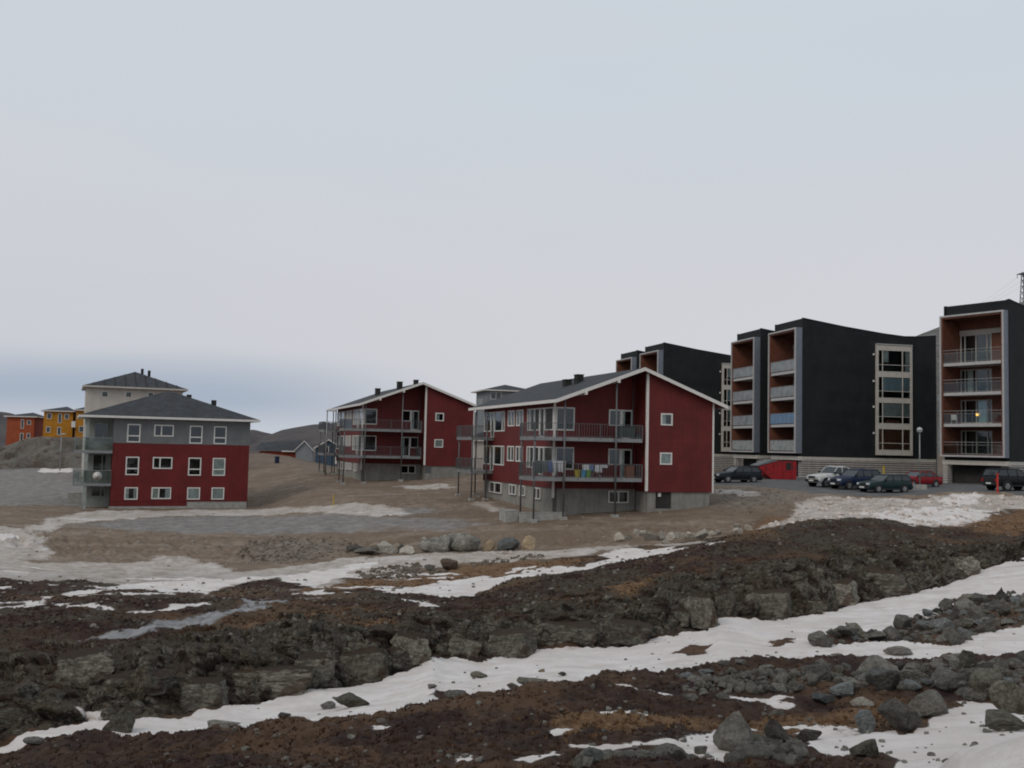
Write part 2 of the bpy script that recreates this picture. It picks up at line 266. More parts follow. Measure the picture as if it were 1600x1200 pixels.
def railing(mb, m, s0, s1, z, h=1.05, step=0.19, post=1.6, r=0.010):
    """steel balustrade in wall coordinates at n = 0"""
    mb.mbox(m, s0, s1, z + h - 0.03, z + h, -0.02, 0.02); mb.mbox(m, s0, s1, z + 0.08, z + 0.11, -0.015, 0.015)
    k = max(1, round((s1 - s0) / step))
    for i in range(k + 1):
        s = s0 + (s1 - s0) * i / k; mb.mbox(m, s - r, s + r, z + 0.11, z + h - 0.03, -r, r)
    k = max(1, round((s1 - s0) / post))
    for i in range(k + 1):
        s = s0 + (s1 - s0) * i / k; mb.mbox(m, s - 0.022, s + 0.022, z - 0.12, z + h - 0.03, 0.02, 0.05)
ZONES = {
 'snow': [
  [(7.61,14.86),(7.49,15.27),(7.97,16.41),(7.82,16.69),(7.41,16.7),(7.24,16.08),(6.3,15.1),(5.95,14.35),(5.4,13.84),(5.38,14.35),(4.83,13.95),(4.55,13.75),(4.58,14.6),(4.29,13.79),(3.94,13.53),(3.87,13.75),(3.73,12.98),(3.51,12.04),(3.29,11.12),(3.83,11.12),(4.13,10.87),(3.3,8.56),(1.63,3.2),(1.84,2.64),(3.25,4.62)],
  [(1.88,11.83),(2.91,13.89),(2.82,13.31),(2.7,13.09),(2.47,11.81),(2.66,11.51),(2.4,10.79),(1.9,10.46),(1.8,10.89)],
  [(-0.54,11.06),(-0.34,11.1),(-0.31,10.64),(-0.5,10.63)],
  [(0.14,10.54),(0.36,10.92),(0.57,11.31),(0.63,10.85),(0.41,10.31)],
  [(0.84,11.98),(1.1,11.91),(1.53,12.04),(2.14,12.47),(2.09,12.17),(1.26,11.59),(0.85,11.51)],
  [(3.67,16.84),(4.0,16.84),(4.41,16.98),(4.87,17.42),(4.82,17.11),(4.4,16.55),(4.6,16.24),(4.43,15.89),(4.15,16.38),(3.79,16.4),(3.61,16.59)],
  [(-1.8,14.14),(-1.57,13.88),(-1.55,13.5),(-1.72,13.67)],
  [(0.6,13.19),(0.77,13.28),(0.92,13.48),(0.83,12.83),(0.63,12.52)],
  [(-8.67,20.8),(-8.5,20.82),(-8.17,20.67),(-8.08,20.3),(-7.9,19.65),(-8.31,19.8),(-8.38,20.42)],
  [(-8.63,39.16),(-8.12,41.52),(-7.09,41.93),(-5.84,42.52),(-4.11,42.81),(-3.48,44.13),(-2.09,45.51),(-0.99,46.53),(-0.39,45.86),(0.6,46.26),(1.57,47.11),(2.56,48.79),(3.53,49.82),(4.44,50.42),(4.22,51.78),(5.21,54.24),(6.32,55.12),(9.05,54.25),(9.34,45.55),(9.27,43.95),(7.96,50.35),(4.68,47.65),(3.31,46.25),(0.36,44.39),(-1.42,40.78),(-2.03,35.73),(-3.09,40.89),(-4.0,41.2),(-5.07,39.91),(-6.39,39.76),(-7.87,38.39)],
  [(-20.37,32.37),(-16.51,32.83),(-16.34,34.07),(-16.1,35.22),(-17.0,37.98),(-17.13,40.13),(-16.41,42.33),(-15.94,41.27),(-16.09,38.74),(-16.04,36.04),(-15.54,34.39),(-15.76,32.86),(-16.04,31.91)],
  [(-15.63,34.4),(-14.4,33.24),(-12.22,30.68),(-11.47,29.34),(-13.0,30.52)],
  [(-10.93,29.34),(-10.48,30.82),(-10.03,34.14),(-9.64,32.83),(-10.19,29.99)],
  [(-18.04,44.13),(-15.5,44.88),(-13.76,46.68),(-11.09,47.97),(-8.81,50.56),(-7.94,53.35),(-6.71,54.31),(-7.71,47.82),(-8.38,43.5),(-8.66,43.25),(-9.52,44.95),(-10.79,46.94),(-12.52,44.45),(-11.92,38.87),(-15.76,42.53)],
  [(21.77,59.27),(22.08,63.43),(24.75,64.04),(27.16,65.91),(30.7,66.28),(32.3,66.08),(31.13,64.54),(27.29,60.61),(21.68,53.45)],
  [(29.71,69.41),(32.83,73.93),(33.89,72.15),(31.34,67.65),(28.92,67.05)],
  [(-65.27,138.3),(-66.77,145.35),(-60.94,139.51),(-57.45,131.19),(-62.33,132.11)],
  [(-32.99,63.48),(-31.91,63.75),(-30.68,62.74),(-30.3,60.19),(-31.07,59.83)],
  [(-4.05,36.54),(-2.5,33.18),(-2.25,31.54),(-3.16,32.67)],
  [(0.2,48.03),(1.14,49.18),(1.76,49.03),(1.1,47.25),(0.25,46.82)],
 ],
 'dsnow': [
  [(-48.68,69.68),(-34.69,68.36),(-33.22,68.96),(-29.59,64.47),(-28.02,59.86),(-25.02,55.4),(-24.67,51.4),(-22.98,52.03),(-21.84,53.29),(-20.07,56.88),(-18.55,57.77),(-17.4,55.35),(-16.14,55.85),(-13.32,50.0),(-12.34,51.72),(-10.68,53.47),(-9.88,53.88),(-9.25,56.48),(-6.84,56.17),(-5.05,57.38),(-2.7,57.93),(0.21,57.98),(2.37,57.54),(6.28,58.05),(11.12,55.62),(10.57,54.23),(5.01,55.1),(3.51,53.07),(1.73,52.07),(-0.46,51.58),(-2.61,52.69),(-3.64,51.11),(-5.15,49.19),(-7.53,47.3),(-7.23,44.42),(-8.36,42.72),(-8.59,41.47),(-9.6,45.19),(-10.73,46.69),(-11.45,45.23),(-11.75,44.21),(-12.38,43.94),(-11.96,40.64),(-11.92,38.87),(-16.01,43.19),(-17.16,44.02),(-17.4,42.57),(-19.46,44.16),(-20.43,43.24),(-21.95,43.51),(-29.91,43.05)],
  [(-33.22,68.96),(-35.07,78.98),(-35.32,85.64),(-30.63,87.88),(-26.76,89.96),(-21.88,91.13),(-16.03,84.79),(-12.75,84.54),(-9.0,80.12),(-7.52,75.67),(-9.74,74.22),(-13.87,78.79),(-18.4,83.35),(-21.83,84.3),(-27.99,81.85),(-30.15,76.75),(-31.79,71.65),(-30.1,65.55)],
  [(20.74,72.19),(24.03,74.53),(25.76,72.68),(28.8,70.99),(32.71,74.73),(35.42,74.4),(38.02,73.9),(41.72,59.03),(38.14,53.99),(34.99,68.02),(31.25,64.77),(25.16,55.87),(21.68,53.45),(21.46,59.05),(16.52,51.24),(15.14,58.55),(13.57,58.22),(17.49,62.96)],
  [(-3.17,81.24),(-1.83,79.68),(-0.27,74.84),(-0.55,73.47),(-2.25,76.98)],
  [(-11.2,99.15),(-6.02,97.4),(-4.55,93.09),(-9.46,94.53)],
  [(16.97,83.21),(19.31,78.62),(18.54,75.49),(16.07,78.77)],
 ],
 'road': [
  [(-30.91,69.7),(-29.92,76.18),(-27.76,81.2),(-21.65,83.6),(-13.71,77.92),(-9.17,73.51),(-4.33,71.07),(-1.5,66.93),(-3.96,65.28),(-8.43,67.72),(-13.57,67.52),(-18.99,68.45),(-23.94,68.85),(-29.13,70.76)],
  [(-122.4,174.12),(-84.28,164.95),(-81.69,163.99),(-73.71,155.0),(-65.63,140.94),(-56.52,140.72),(-48.31,137.89),(-33.69,96.56),(-37.7,88.64),(-41.91,89.14),(-44.0,86.55),(-58.25,83.27)],
  [(-11.92,79.18),(-7.9,79.4),(-4.67,76.39),(-8.33,74.33)],
 ],
 'asphalt': [
  [(16.02,88.26),(17.59,86.25),(20.49,83.44),(22.94,77.28),(28.58,73.96),(33.89,77.41),(39.08,75.94),(43.13,61.02),(71.39,100.92),(74.78,145.27),(39.26,135.22),(15.64,120.21),(6.82,103.11)],
 ],
 'gravel': [
  [(17.44,85.53),(22.7,77.3),(24.07,76.15),(19.87,69.93),(16.6,69.36),(13.49,69.35),(15.3,75.69)],
  [(-16.76,64.15),(-15.67,65.56),(-10.34,63.66),(-9.24,61.82),(-9.68,57.54),(-12.31,54.64),(-14.57,56.62),(-16.17,59.81)],
  [(-7.42,49.1),(-5.18,52.87),(-3.72,51.36),(-2.9,48.77),(-4.53,46.47),(-6.91,46.55)],
  [(-2.09,51.51),(-0.48,53.73),(1.96,55.18),(1.87,52.37),(-0.45,50.96),(-1.7,49.68)],
 ],
 'tan': [
  [(-8.25,41.51),(-6.91,46.55),(-4.83,49.42),(-3.06,51.33),(-0.45,50.96),(1.84,51.45),(3.54,52.46),(4.45,51.35),(3.35,49.57),(1.69,47.05),(-0.39,45.86),(-2.65,44.78),(-4.18,43.02),(-6.3,42.52)],
  [(15.85,64.47),(17.13,66.24),(18.85,63.48),(19.3,59.84),(11.7,46.4),(12.65,55.77)],
  [(6.88,35.22),(9.25,37.6),(11.94,38.54),(14.96,40.6),(16.57,42.4),(19.02,44.78),(22.05,46.54),(21.64,45.68),(18.65,43.93),(16.32,41.77),(14.76,40.06),(11.77,38.01),(9.06,36.8),(7.0,34.73)],
  [(3.17,33.91),(5.67,36.14),(7.73,37.19),(7.66,35.73),(5.68,33.4),(3.41,32.03)],
  [(27.89,61.94),(34.17,66.43),(39.59,56.03),(35.49,50.26),(26.21,50.98),(23.73,51.26)],
  [(-7.53,26.91),(-6.93,29.36),(-5.26,30.42),(-3.34,30.58),(-3.06,28.08),(-4.85,26.24),(-6.44,25.97)],
  [(0.63,13.95),(2.01,15.11),(3.05,15.03),(3.9,15.01),(5.01,15.51),(6.54,16.68),(5.83,14.86),(4.31,14.17),(3.26,14.27),(1.73,12.93),(0.72,12.38)],
 ],
 'rock': [
  [(-1.19,34.3),(0.16,37.63),(2.8,39.06),(6.64,42.04),(11.99,46.37),(15.87,49.21),(21.47,51.95),(23.88,53.42),(19.94,45.58),(17.32,43.39),(15.52,41.55),(11.5,39.57),(7.53,38.62),(4.72,35.9),(2.29,33.63),(1.16,31.55),(-0.24,30.92)],
  [(-9.88,20.64),(-12.65,25.24),(-12.28,26.48),(-9.54,25.48),(-8.48,22.01),(-9.17,21.07)],
  [(-8.37,26.33),(-7.44,25.47),(-6.32,26.82),(-4.73,27.41),(-2.83,29.32),(-1.69,29.02),(-2.62,27.34),(-4.66,25.29),(-6.73,23.59)],
 ],
 'ice': [
  [(-9.83,26.79),(-9.62,28.34),(-8.97,29.45),(-8.45,30.23),(-8.94,34.21),(-8.42,35.75),(-7.22,34.0),(-7.45,31.67),(-8.1,30.03),(-8.15,27.84),(-8.87,27.27),(-8.88,25.84),(-9.66,25.07),(-10.65,25.1),(-10.47,25.65)],
 ],
 'heath': [
  [(-11.75,44.72),(-10.67,46.44),(-9.63,45.2),(-8.8,43.25),(-9.21,41.05),(-10.78,39.21),(-12.14,42.15)],
  [(-19.78,43.02),(-19.46,44.79),(-18.25,44.63),(-17.21,44.01),(-17.84,42.33),(-19.13,42.2)],
  [(7.17,29.07),(8.03,30.24),(8.71,30.26),(8.47,29.74),(7.57,29.18)],
  [(4.74,28.21),(5.28,28.84),(5.66,28.5),(5.48,27.44),(5.01,26.43),(4.97,27.28)],
  [(-1.7,21.69),(-1.27,22.53),(-0.88,22.55),(-0.94,21.39),(-1.43,20.77)],
  [(2.38,49.09),(3.64,51.5),(4.5,51.95),(4.91,51.05),(4.09,48.92),(2.94,47.87)],
  [(6.72,55.28),(7.78,56.58),(8.64,55.18),(7.63,53.02)],
  [(-7.74,41.57),(-6.3,42.52),(-5.08,41.45),(-5.89,39.83)],
  [(-11.15,25.45),(-9.99,26.65),(-9.39,25.5),(-9.96,24.53)],
 ],
 'rubble': [
  [(8.64,28.81),(9.36,30.11),(10.29,31.09),(10.91,30.88),(11.87,31.07),(13.22,33.62),(13.92,34.06),(14.21,33.49),(14.88,34.88),(16.03,35.89),(16.92,37.15),(17.26,36.29),(18.7,37.56),(19.2,37.38),(21.93,37.77),(17.74,30.59),(15.81,30.81),(15.13,30.54),(14.46,30.29),(13.87,29.59),(13.03,28.62),(12.67,27.97),(12.19,28.44),(11.7,29.09),(11.11,29.25),(10.23,28.96),(9.55,28.85)],
  [(8.23,21.06),(9.27,20.77),(10.74,20.95),(11.84,20.44),(8.7,15.03),(7.74,15.11),(7.48,15.27),(7.96,16.38),(7.82,16.69),(7.47,16.82),(7.61,17.49),(6.6,17.38),(5.85,17.43),(5.1,17.52),(4.9,18.22),(5.79,19.3),(7.09,19.84)],
  [(3.28,18.16),(4.22,18.79),(5.54,19.02),(4.99,17.68),(3.8,16.92),(2.96,16.82)],
  [(3.38,13.45),(3.8,13.45),(3.51,12.04),(3.19,10.79),(2.42,10.73),(2.97,12.46)],
  [(0.75,10.5),(1.85,11.63),(2.07,11.4),(1.94,10.47),(0.7,9.89)],
 ],
}
BOULDERS = [  # x, y, width, height, kind, label
  (-6.92,57.45,1.11,0.74,'l','pale rounded boulder near the left end of the bank boulder row'),
  (-6.27,58.5,0.45,0.56,'g',0),
  (-5.8,57.22,0.88,0.48,'l',0),
  (-4.33,57.54,1.85,1.00,'g','grey sloping boulder just left of the biggest bank boulder'),
  (-2.72,58.25,2.10,1.16,'g','biggest broad grey boulder set in the dirt bank'),
  (-1.16,58.11,1.05,0.67,'o','ochre pointed boulder right of the biggest bank boulder'),
  (-0.01,58.3,1.27,0.75,'b','blue grey oval boulder beside the ochre one on the bank'),
  (1.18,58.26,0.82,0.79,'o','tan upright boulder ending the bank row at its right'),
  (-5.26,62.14,0.40,0.28,'l',0),
  (-3.0,49.76,0.86,0.61,'n','brown square edged block standing alone below the dirt bank'),
  (-3.82,49.32,0.48,0.29,'d',0),
  (-8.05,59.77,0.54,0.31,'o',0),
  (-8.2,57.44,1.55,0.52,'d','dark flat slab of rock at the left end of the bank boulders'),
  (-9.11,59.24,1.14,0.42,'d',0),
  (6.6,59.62,0.50,0.46,'w',0),
  (7.22,60.72,0.39,0.31,'w',0),
  (7.86,61.5,0.32,0.36,'w',0),
  (8.29,62.07,0.40,0.36,'w',0),
  (8.38,59.03,0.68,0.46,'w',0),
  (9.09,59.28,0.46,0.38,'w',0),
  (9.45,58.44,0.45,0.38,'w',0),
  (10.01,59.34,0.31,0.31,'w',0),
  (10.13,58.09,0.34,0.30,'w',0),
  (10.53,57.63,0.52,0.37,'w',0),
  (10.97,56.69,0.62,0.44,'w',0),
  (8.97,57.08,0.37,0.22,'w',0),
  (11.95,58.83,0.34,0.26,'w',0),
  (12.24,58.26,0.30,0.26,'w',0),
  (12.87,56.13,0.47,0.32,'w',0),
  (13.82,60.63,0.35,0.31,'w',0),
  (13.89,58.0,0.37,0.26,'w',0),
  (-7.42,19.37,0.65,0.42,'m','mossy green grey pyramid boulder at the left end of the snow gully'),
  (-8.01,18.38,0.43,0.19,'m','low angular boulder in the snow left of the mossy pyramid boulder'),
  (-7.53,16.17,0.31,0.12,'g','flat dark stone in the snow at the lower left corner'),
  (-5.5,19.61,0.68,0.18,'g','long flat slab lying alone in the snow gully'),
  (-4.46,20.48,0.26,0.16,'g',0),
  (-3.19,21.14,0.68,0.24,'m','wide low green grey slab half buried in the snow gully'),
  (-3.79,21.73,0.34,0.14,'g',0),
  (-0.67,24.8,0.43,0.16,'m','oval grey stone alone in the middle of the snow gully'),
  (-1.6,22.15,0.20,0.10,'g',0),
  (-1.05,21.06,0.46,0.12,'g',0),
  (0.45,16.83,0.50,0.15,'m','broad low boulder in the snow with smaller stones beside it'),
  (0.14,16.5,0.23,0.11,'g',0),
  (0.88,24.75,0.16,0.08,'o',0),
  (1.34,23.78,0.20,0.11,'d',0),
  (9.04,28.46,0.51,0.27,'g',0),
  (8.79,28.64,0.29,0.11,'g',0),
  (10.02,29.32,0.75,0.36,'g',0),
  (10.8,29.42,0.61,0.25,'g',0),
  (10.48,26.71,0.69,0.24,'g','flat topped rock alone on the snow between two rubble banks'),
  (8.75,26.53,0.31,0.09,'g',0),
  (17.7,35.99,0.56,0.60,'d','dark peaked boulder crowning the rubble against the snow'),
  (2.62,11.49,0.59,0.47,'p','large pale pointed boulder standing in snow in front of the orange heath'),
  (3.3,12.18,0.42,0.30,'d','dark rounded boulder leaning right of the large pointed one'),
  (2.6,10.5,0.42,0.18,'g',0),
  (3.11,11.1,0.24,0.11,'d',0),
  (1.75,10.19,0.20,0.16,'g',0),
  (2.22,11.41,0.15,0.08,'g',0),
  (4.05,13.39,0.29,0.15,'d','small dark wedge shaped rock at the edge of the front snow'),
  (4.96,13.91,0.31,0.30,'b','blue grey upright boulder bedded in orange heath'),
  (5.56,13.94,0.56,0.43,'d','big dark overhanging boulder at the rim of the front snow'),
  (6.48,15.26,0.51,0.39,'p','pale speckled round boulder right of the big dark overhanging one'),
  (5.83,16.44,0.34,0.18,'l','pale tilted stone in dark heath above the upright boulder'),
  (7.7,17.31,0.53,0.26,'g','long grey boulder tilted down to the right in the rubble'),
  (7.97,18.6,0.22,0.17,'l',0),
  (7.95,16.56,0.58,0.49,'m',0),
  (7.55,15.07,0.54,0.48,'m','tall mossy boulder where the rubble meets the front snow'),
  (3.79,10.57,0.31,0.18,'m','grey boulder capped with brown heath at the bottom edge'),
  (6.48,13.05,0.54,0.20,'m','low mossy boulder rising from the snow beside the near snowbank'),
  (4.51,17.29,0.20,0.17,'g',0),
  (4.78,17.55,0.25,0.16,'g',0),
  (2.94,16.01,0.25,0.12,'g',0),
  (3.18,16.17,0.15,0.09,'g',0),
  (3.49,16.22,0.23,0.10,'g',0),
  (3.3,18.23,0.32,0.14,'b',0),
  (3.73,18.66,0.32,0.13,'b',0),
  (4.15,19.14,0.22,0.11,'g',0),
  (4.49,19.31,0.20,0.10,'g',0),
  (4.91,18.93,0.29,0.10,'g',0),
  (4.18,15.54,0.24,0.13,'g',0),
  (8.16,20.24,0.36,0.20,'g',0),
  (8.55,20.37,0.21,0.22,'g',0),
  (8.75,20.33,0.24,0.25,'g',0),
  (9.07,20.07,0.62,0.31,'g',0),
  (9.44,19.76,0.28,0.19,'g',0),
  (9.54,19.36,0.25,0.17,'g',0),
  (10.02,19.78,0.41,0.25,'g',0),
  (5.74,17.12,0.44,0.22,'b',0),
  (5.32,16.82,0.37,0.17,'b',0),
  (6.66,17.84,0.53,0.28,'b',0),
  (7.37,18.19,0.47,0.28,'g',0),
  (7.43,19.4,0.37,0.20,'g',0),
  (6.83,18.93,0.32,0.17,'g',0),
]
SLABS = [
  (-8.0,21.42,1.16,0.41),
  (-6.73,22.0,0.96,0.51),
  (-5.69,23.17,1.85,0.77),
  (-9.66,20.08,0.80,0.34),
  (-1.14,27.6,0.75,0.57),
  (0.03,27.9,1.22,0.75),
  (1.73,29.26,1.66,0.75),
  (3.44,29.99,1.58,0.73),
  (6.22,32.0,0.86,1.15),
  (7.43,34.11,0.66,0.88),
  (9.1,34.68,1.47,0.98),
  (14.35,38.74,2.74,1.15),
  (19.6,43.06,1.72,1.05),
  (10.97,35.75,1.15,0.46),
  (-3.63,25.01,1.13,0.80),
  (-2.49,26.17,0.84,0.84),
  (-4.71,24.08,0.93,0.77),
  (12.29,37.34,1.44,1.10),
  (-9.23,21.82,0.98,0.70),
  (5.42,31.82,0.90,0.61),
]
FEATURES = [  # terrain break lines: (x/y, y, z)
  [(-0.6287,1.3,-1.49),(0.5016,1.15,-1.48),(0.6786,1.15,-1.47)],
  [(-0.6684,6.2,-3.4),(-0.2362,6.2,-3.12),(0.0107,6.2,-2.64),(0.2604,6.2,-2.41),(0.3857,5.2,-1.88),(0.4488,4.6,-1.45),(0.512,4.6,-1.32),(0.7022,4.6,-1.1)],
  [(-0.6776,9.5,-3.89),(-0.4902,9.5,-3.85),(-0.242,9.5,-3.34),(0.0085,9.5,-3.08),(0.26,9.5,-3.09),(0.3858,8.6,-2.82),(0.4487,8.0,-2.55),(0.5116,8.0,-2.56),(0.7006,8.0,-2.48)],
  [(-0.68,12.5,-4.66),(-0.4932,12.5,-4.38),(-0.3689,13.5,-4.36),(-0.2435,12.8,-4.0),(-0.1182,13.0,-3.81),(0.0075,13.5,-3.75),(0.1335,14.0,-3.77),(0.2597,15.0,-4.0),(0.386,15.5,-3.99),(0.4491,15.0,-3.89),(0.5123,15.0,-3.8),(0.702,15.0,-3.71)],
  [(-0.6812,15.5,-5.49),(-0.4945,16.0,-5.2),(-0.4575,16.5,-5.14),(-0.4079,17.0,-5.05),(-0.3856,16.7,-5.03),(-0.3666,16.3,-4.96),(-0.3479,16.0,-4.8),(-0.3196,15.8,-4.7),(-0.2852,15.6,-4.57),(-0.2569,15.4,-4.49),(-0.2444,15.3,-4.4),(-0.2133,15.4,-4.28),(-0.1816,15.4,-4.33),(-0.1158,15.6,-4.19),(-0.0833,16.0,-4.12),(-0.0562,16.0,-4.07),(-0.0191,16.2,-3.99),(0.0092,16.4,-3.98),(0.0514,17.0,-3.98),(0.0711,17.0,-4.03),(0.1045,17.6,-4.02),(0.1582,18.5,-4.14),(0.1961,19.0,-4.13),(0.2309,19.6,-4.18),(0.2911,20.3,-4.27),(0.3462,21.0,-4.33),(0.3886,21.3,-4.41),(0.4495,21.8,-4.39),(0.5129,22.0,-4.33),(0.7034,22.0,-4.01)],
  [(-0.6822,17.5,-5.94),(-0.4948,17.3,-5.53),(-0.4076,18.4,-5.58),(-0.3194,17.6,-5.34),(-0.2443,17.6,-5.11),(-0.1815,18.0,-5.1),(-0.1158,18.5,-4.99),(-0.0562,19.5,-4.99),(0.0092,20.5,-4.96),(0.0698,21.0,-4.95),(0.1582,23.0,-5.12),(0.2594,25.0,-5.29),(0.3462,26.0,-5.33),(0.3886,26.3,-5.36),(0.4495,27.0,-5.27),(0.513,27.5,-5.16),(0.7037,28.0,-4.75)],
  [(-0.6835,18.5,-5.93),(-0.4956,19.0,-5.81),(-0.4729,19.3,-5.67),(-0.418,20.0,-5.65),(-0.3898,20.2,-5.64),(-0.3396,21.0,-5.75),(-0.2455,23.0,-5.97),(-0.1829,24.2,-5.91),(-0.1238,25.2,-5.88),(-0.095,26.0,-5.8),(-0.0715,28.0,-5.71),(-0.0599,27.7,-5.8),(-0.0243,27.6,-5.91),(0.0154,28.3,-5.88),(0.0286,29.0,-5.82),(0.0596,29.2,-5.8),(0.1217,30.0,-5.86),(0.1704,31.5,-5.71),(0.1995,32.0,-5.68),(0.2108,34.0,-5.6),(0.2286,34.2,-5.64),(0.2572,34.4,-5.76),(0.2864,35.2,-5.74),(0.3462,37.5,-5.62),(0.3996,39.5,-5.45),(0.4532,42.5,-5.2),(0.4755,44.5,-4.97),(0.5139,46.5,-4.66),(0.7061,52.0,-3.24)],
  [(-0.6863,20.0,-5.55),(-0.4978,20.6,-5.44),(-0.4198,21.6,-5.34),(-0.342,22.8,-5.03),(-0.2477,24.7,-5.01),(-0.1848,25.8,-4.87),(-0.1215,27.0,-4.98),(-0.0583,29.0,-5.04),(0.0051,29.7,-5.02),(0.0686,30.6,-5.13),(0.1212,31.7,-4.98),(0.1699,33.4,-4.69),(0.2271,36.0,-4.56),(0.2907,37.4,-4.33),(0.3461,39.5,-4.27),(0.3997,41.5,-4.31),(0.4533,44.3,-4.27),(0.5141,48.0,-4.05),(0.7064,54.0,-2.68)],
  [(-0.6907,25.0,-5.31),(-0.5016,26.0,-5.09),(-0.3757,29.0,-5.05),(-0.249,31.0,-5.22),(-0.1222,32.0,-5.1),(-0.0587,32.5,-5.2),(0.0048,33.2,-5.09),(0.0681,35.0,-4.88),(0.1315,37.5,-4.59),(0.195,39.5,-4.28),(0.2587,42.0,-4.04),(0.3225,44.5,-3.85),(0.3864,47.0,-3.86),(0.4502,49.5,-4.05),(0.5142,53.0,-3.8),(0.7067,59.0,-2.18)],
  [(-0.6927,33.0,-5.98),(-0.5029,33.0,-5.64),(-0.3765,36.0,-5.71),(-0.2494,37.0,-5.81),(-0.1224,37.5,-5.74),(-0.0588,37.0,-5.68),(-0.0334,36.8,-5.59),(0.0044,38.0,-5.14),(0.0717,40.0,-5.02),(0.0983,41.0,-4.81),(0.158,43.0,-4.53),(0.2051,45.0,-4.13),(0.2586,47.5,-3.73),(0.2905,49.0,-3.5),(0.3212,50.5,-3.38),(0.3634,52.5,-3.43),(0.4132,54.0,-3.82),(0.4471,55.5,-3.88),(0.481,58.0,-3.68),(0.5144,60.0,-3.42),(0.707,68.0,-1.64)],
  [(-0.6944,41.0,-6.4),(-0.504,41.0,-6.15),(-0.377,44.0,-6.43),(-0.2499,44.0,-6.33),(-0.1227,42.5,-6.16),(-0.059,41.0,-6.09),(-0.0335,41.5,-6.17),(0.0043,44.0,-5.87),(0.0716,46.0,-5.66),(0.158,50.0,-5.24),(0.2051,52.0,-4.8),(0.2586,55.5,-4.39),(0.3212,57.5,-3.92),(0.3634,58.0,-3.83),(0.4132,58.2,-4.11),(0.4471,59.5,-4.16),(0.481,62.0,-3.94),(0.5144,64.0,-3.69),(0.707,72.0,-1.83)],
  [(-0.6961,50.0,-6.55),(-0.5053,50.0,-6.34),(-0.3777,50.0,-6.61),(-0.2505,50.0,-6.47),(-0.1232,49.5,-6.27),(-0.0596,50.0,-6.17),(0.0039,50.5,-5.84),(0.0675,53.0,-5.66),(0.1311,55.3,-5.41),(0.1948,57.0,-5.02),(0.2586,59.0,-4.44),(0.3212,61.0,-3.93),(0.3864,64.0,-3.63),(0.4504,66.0,-3.52),(0.5144,68.0,-3.45),(0.7071,78.0,-1.64)],
  [(-0.6971,57.0,-6.57),(-0.5063,58.0,-6.26),(-0.4421,56.0,-6.6),(-0.3781,54.5,-6.76),(-0.3144,54.8,-6.79),(-0.2508,55.8,-6.69),(-0.2,56.8,-6.54),(-0.1492,57.5,-6.37),(-0.0601,58.0,-6.13),(0.0037,58.0,-6.01),(0.0355,58.5,-5.88),(0.0992,59.7,-5.57),(0.1629,61.0,-5.22),(0.2267,62.5,-4.79),(0.2586,64.0,-4.29),(0.3212,67.0,-3.68),(0.3865,70.0,-3.16),(0.4505,71.0,-3.02),(0.5145,73.0,-2.91),(0.7072,84.0,-1.22)],
  [(-0.6982,65.0,-6.46),(-0.5072,66.0,-6.08),(-0.4686,64.5,-6.29),(-0.4433,67.0,-6.2),(-0.3794,67.0,-6.32),(-0.3156,67.0,-6.35),(-0.2518,66.5,-6.3),(-0.2008,65.5,-6.13),(-0.1497,64.3,-6.03),(-0.0605,63.5,-5.59),(0.0033,63.0,-5.42),(0.0352,63.2,-5.35),(0.0989,65.0,-5.0),(0.1627,66.5,-4.6),(0.2265,69.0,-4.15),(0.2585,71.0,-3.68),(0.3212,74.0,-3.17),(0.3865,75.5,-3.03),(0.4505,75.5,-2.73),(0.5146,78.0,-2.66),(0.7073,90.0,-1.02)],
  [(-0.6994,82.0,-6.59),(-0.5082,83.0,-6.06),(-0.3807,93.0,-6.18),(-0.3168,94.0,-6.17),(-0.2529,95.0,-6.17),(-0.1889,82.0,-5.47),(-0.125,77.0,-5.22),(-0.0609,71.0,-5.26),(0.0029,69.6,-4.92),(0.0476,69.6,-4.72),(0.1051,70.0,-4.57),(0.137,71.0,-4.36),(0.1689,73.5,-3.95),(0.2021,76.0,-3.6),(0.2264,78.0,-3.2),(0.2584,81.5,-2.87),(0.3211,81.0,-2.85),(0.3865,81.0,-2.94),(0.4505,80.0,-2.69),(0.5146,82.0,-2.59),(0.7073,95.0,-0.96)],
  [(-0.7005,100.0,-6.45),(-0.5091,102.0,-5.83),(-0.4259,97.0,-5.68),(-0.3812,104.0,-5.85),(-0.2534,104.0,-5.56),(-0.1896,98.0,-4.48),(-0.1257,97.0,-4.24),(-0.0617,92.0,-4.06),(-0.0231,85.0,-4.22),(0.0025,82.0,-4.19),(0.0664,84.0,-3.85),(0.1303,86.0,-3.44),(0.202,88.0,-2.82),(0.2583,89.0,-2.68),(0.3865,91.0,-2.78),(0.5147,93.0,-2.46),(0.7074,110.0,-0.55)],
  [(-0.7015,120.0,-5.84),(-0.51,125.0,-5.16),(-0.4271,132.0,-4.53),(-0.3502,130.0,-4.49),(-0.2542,125.0,-3.9),(-0.2159,125.0,-3.39),(-0.1772,111.0,-3.77),(-0.094,108.0,-3.61),(-0.0364,108.0,-3.06),(0.002,108.0,-3.04),(0.1301,108.0,-2.73),(0.2583,108.0,-2.57),(0.3865,108.0,-2.61),(0.5147,108.0,-2.37),(0.7075,125.0,-0.22)],
  [(-0.7028,165.0,-4.87),(-0.511,165.0,-3.75),(-0.4724,160.0,-3.91),(-0.4275,160.0,-3.96),(-0.3507,160.0,-3.49),(-0.2741,150.0,-2.25),(-0.2485,148.0,-1.85),(-0.2228,148.0,-2.15),(-0.2034,145.0,-2.88),(-0.1775,140.0,-3.59),(-0.0942,135.0,-3.48),(0.0019,135.0,-3.19),(0.13,140.0,-2.74),(0.2583,140.0,-2.61),(0.3865,140.0,-2.58),(0.5148,140.0,-2.36),(0.7076,160.0,0.23)],
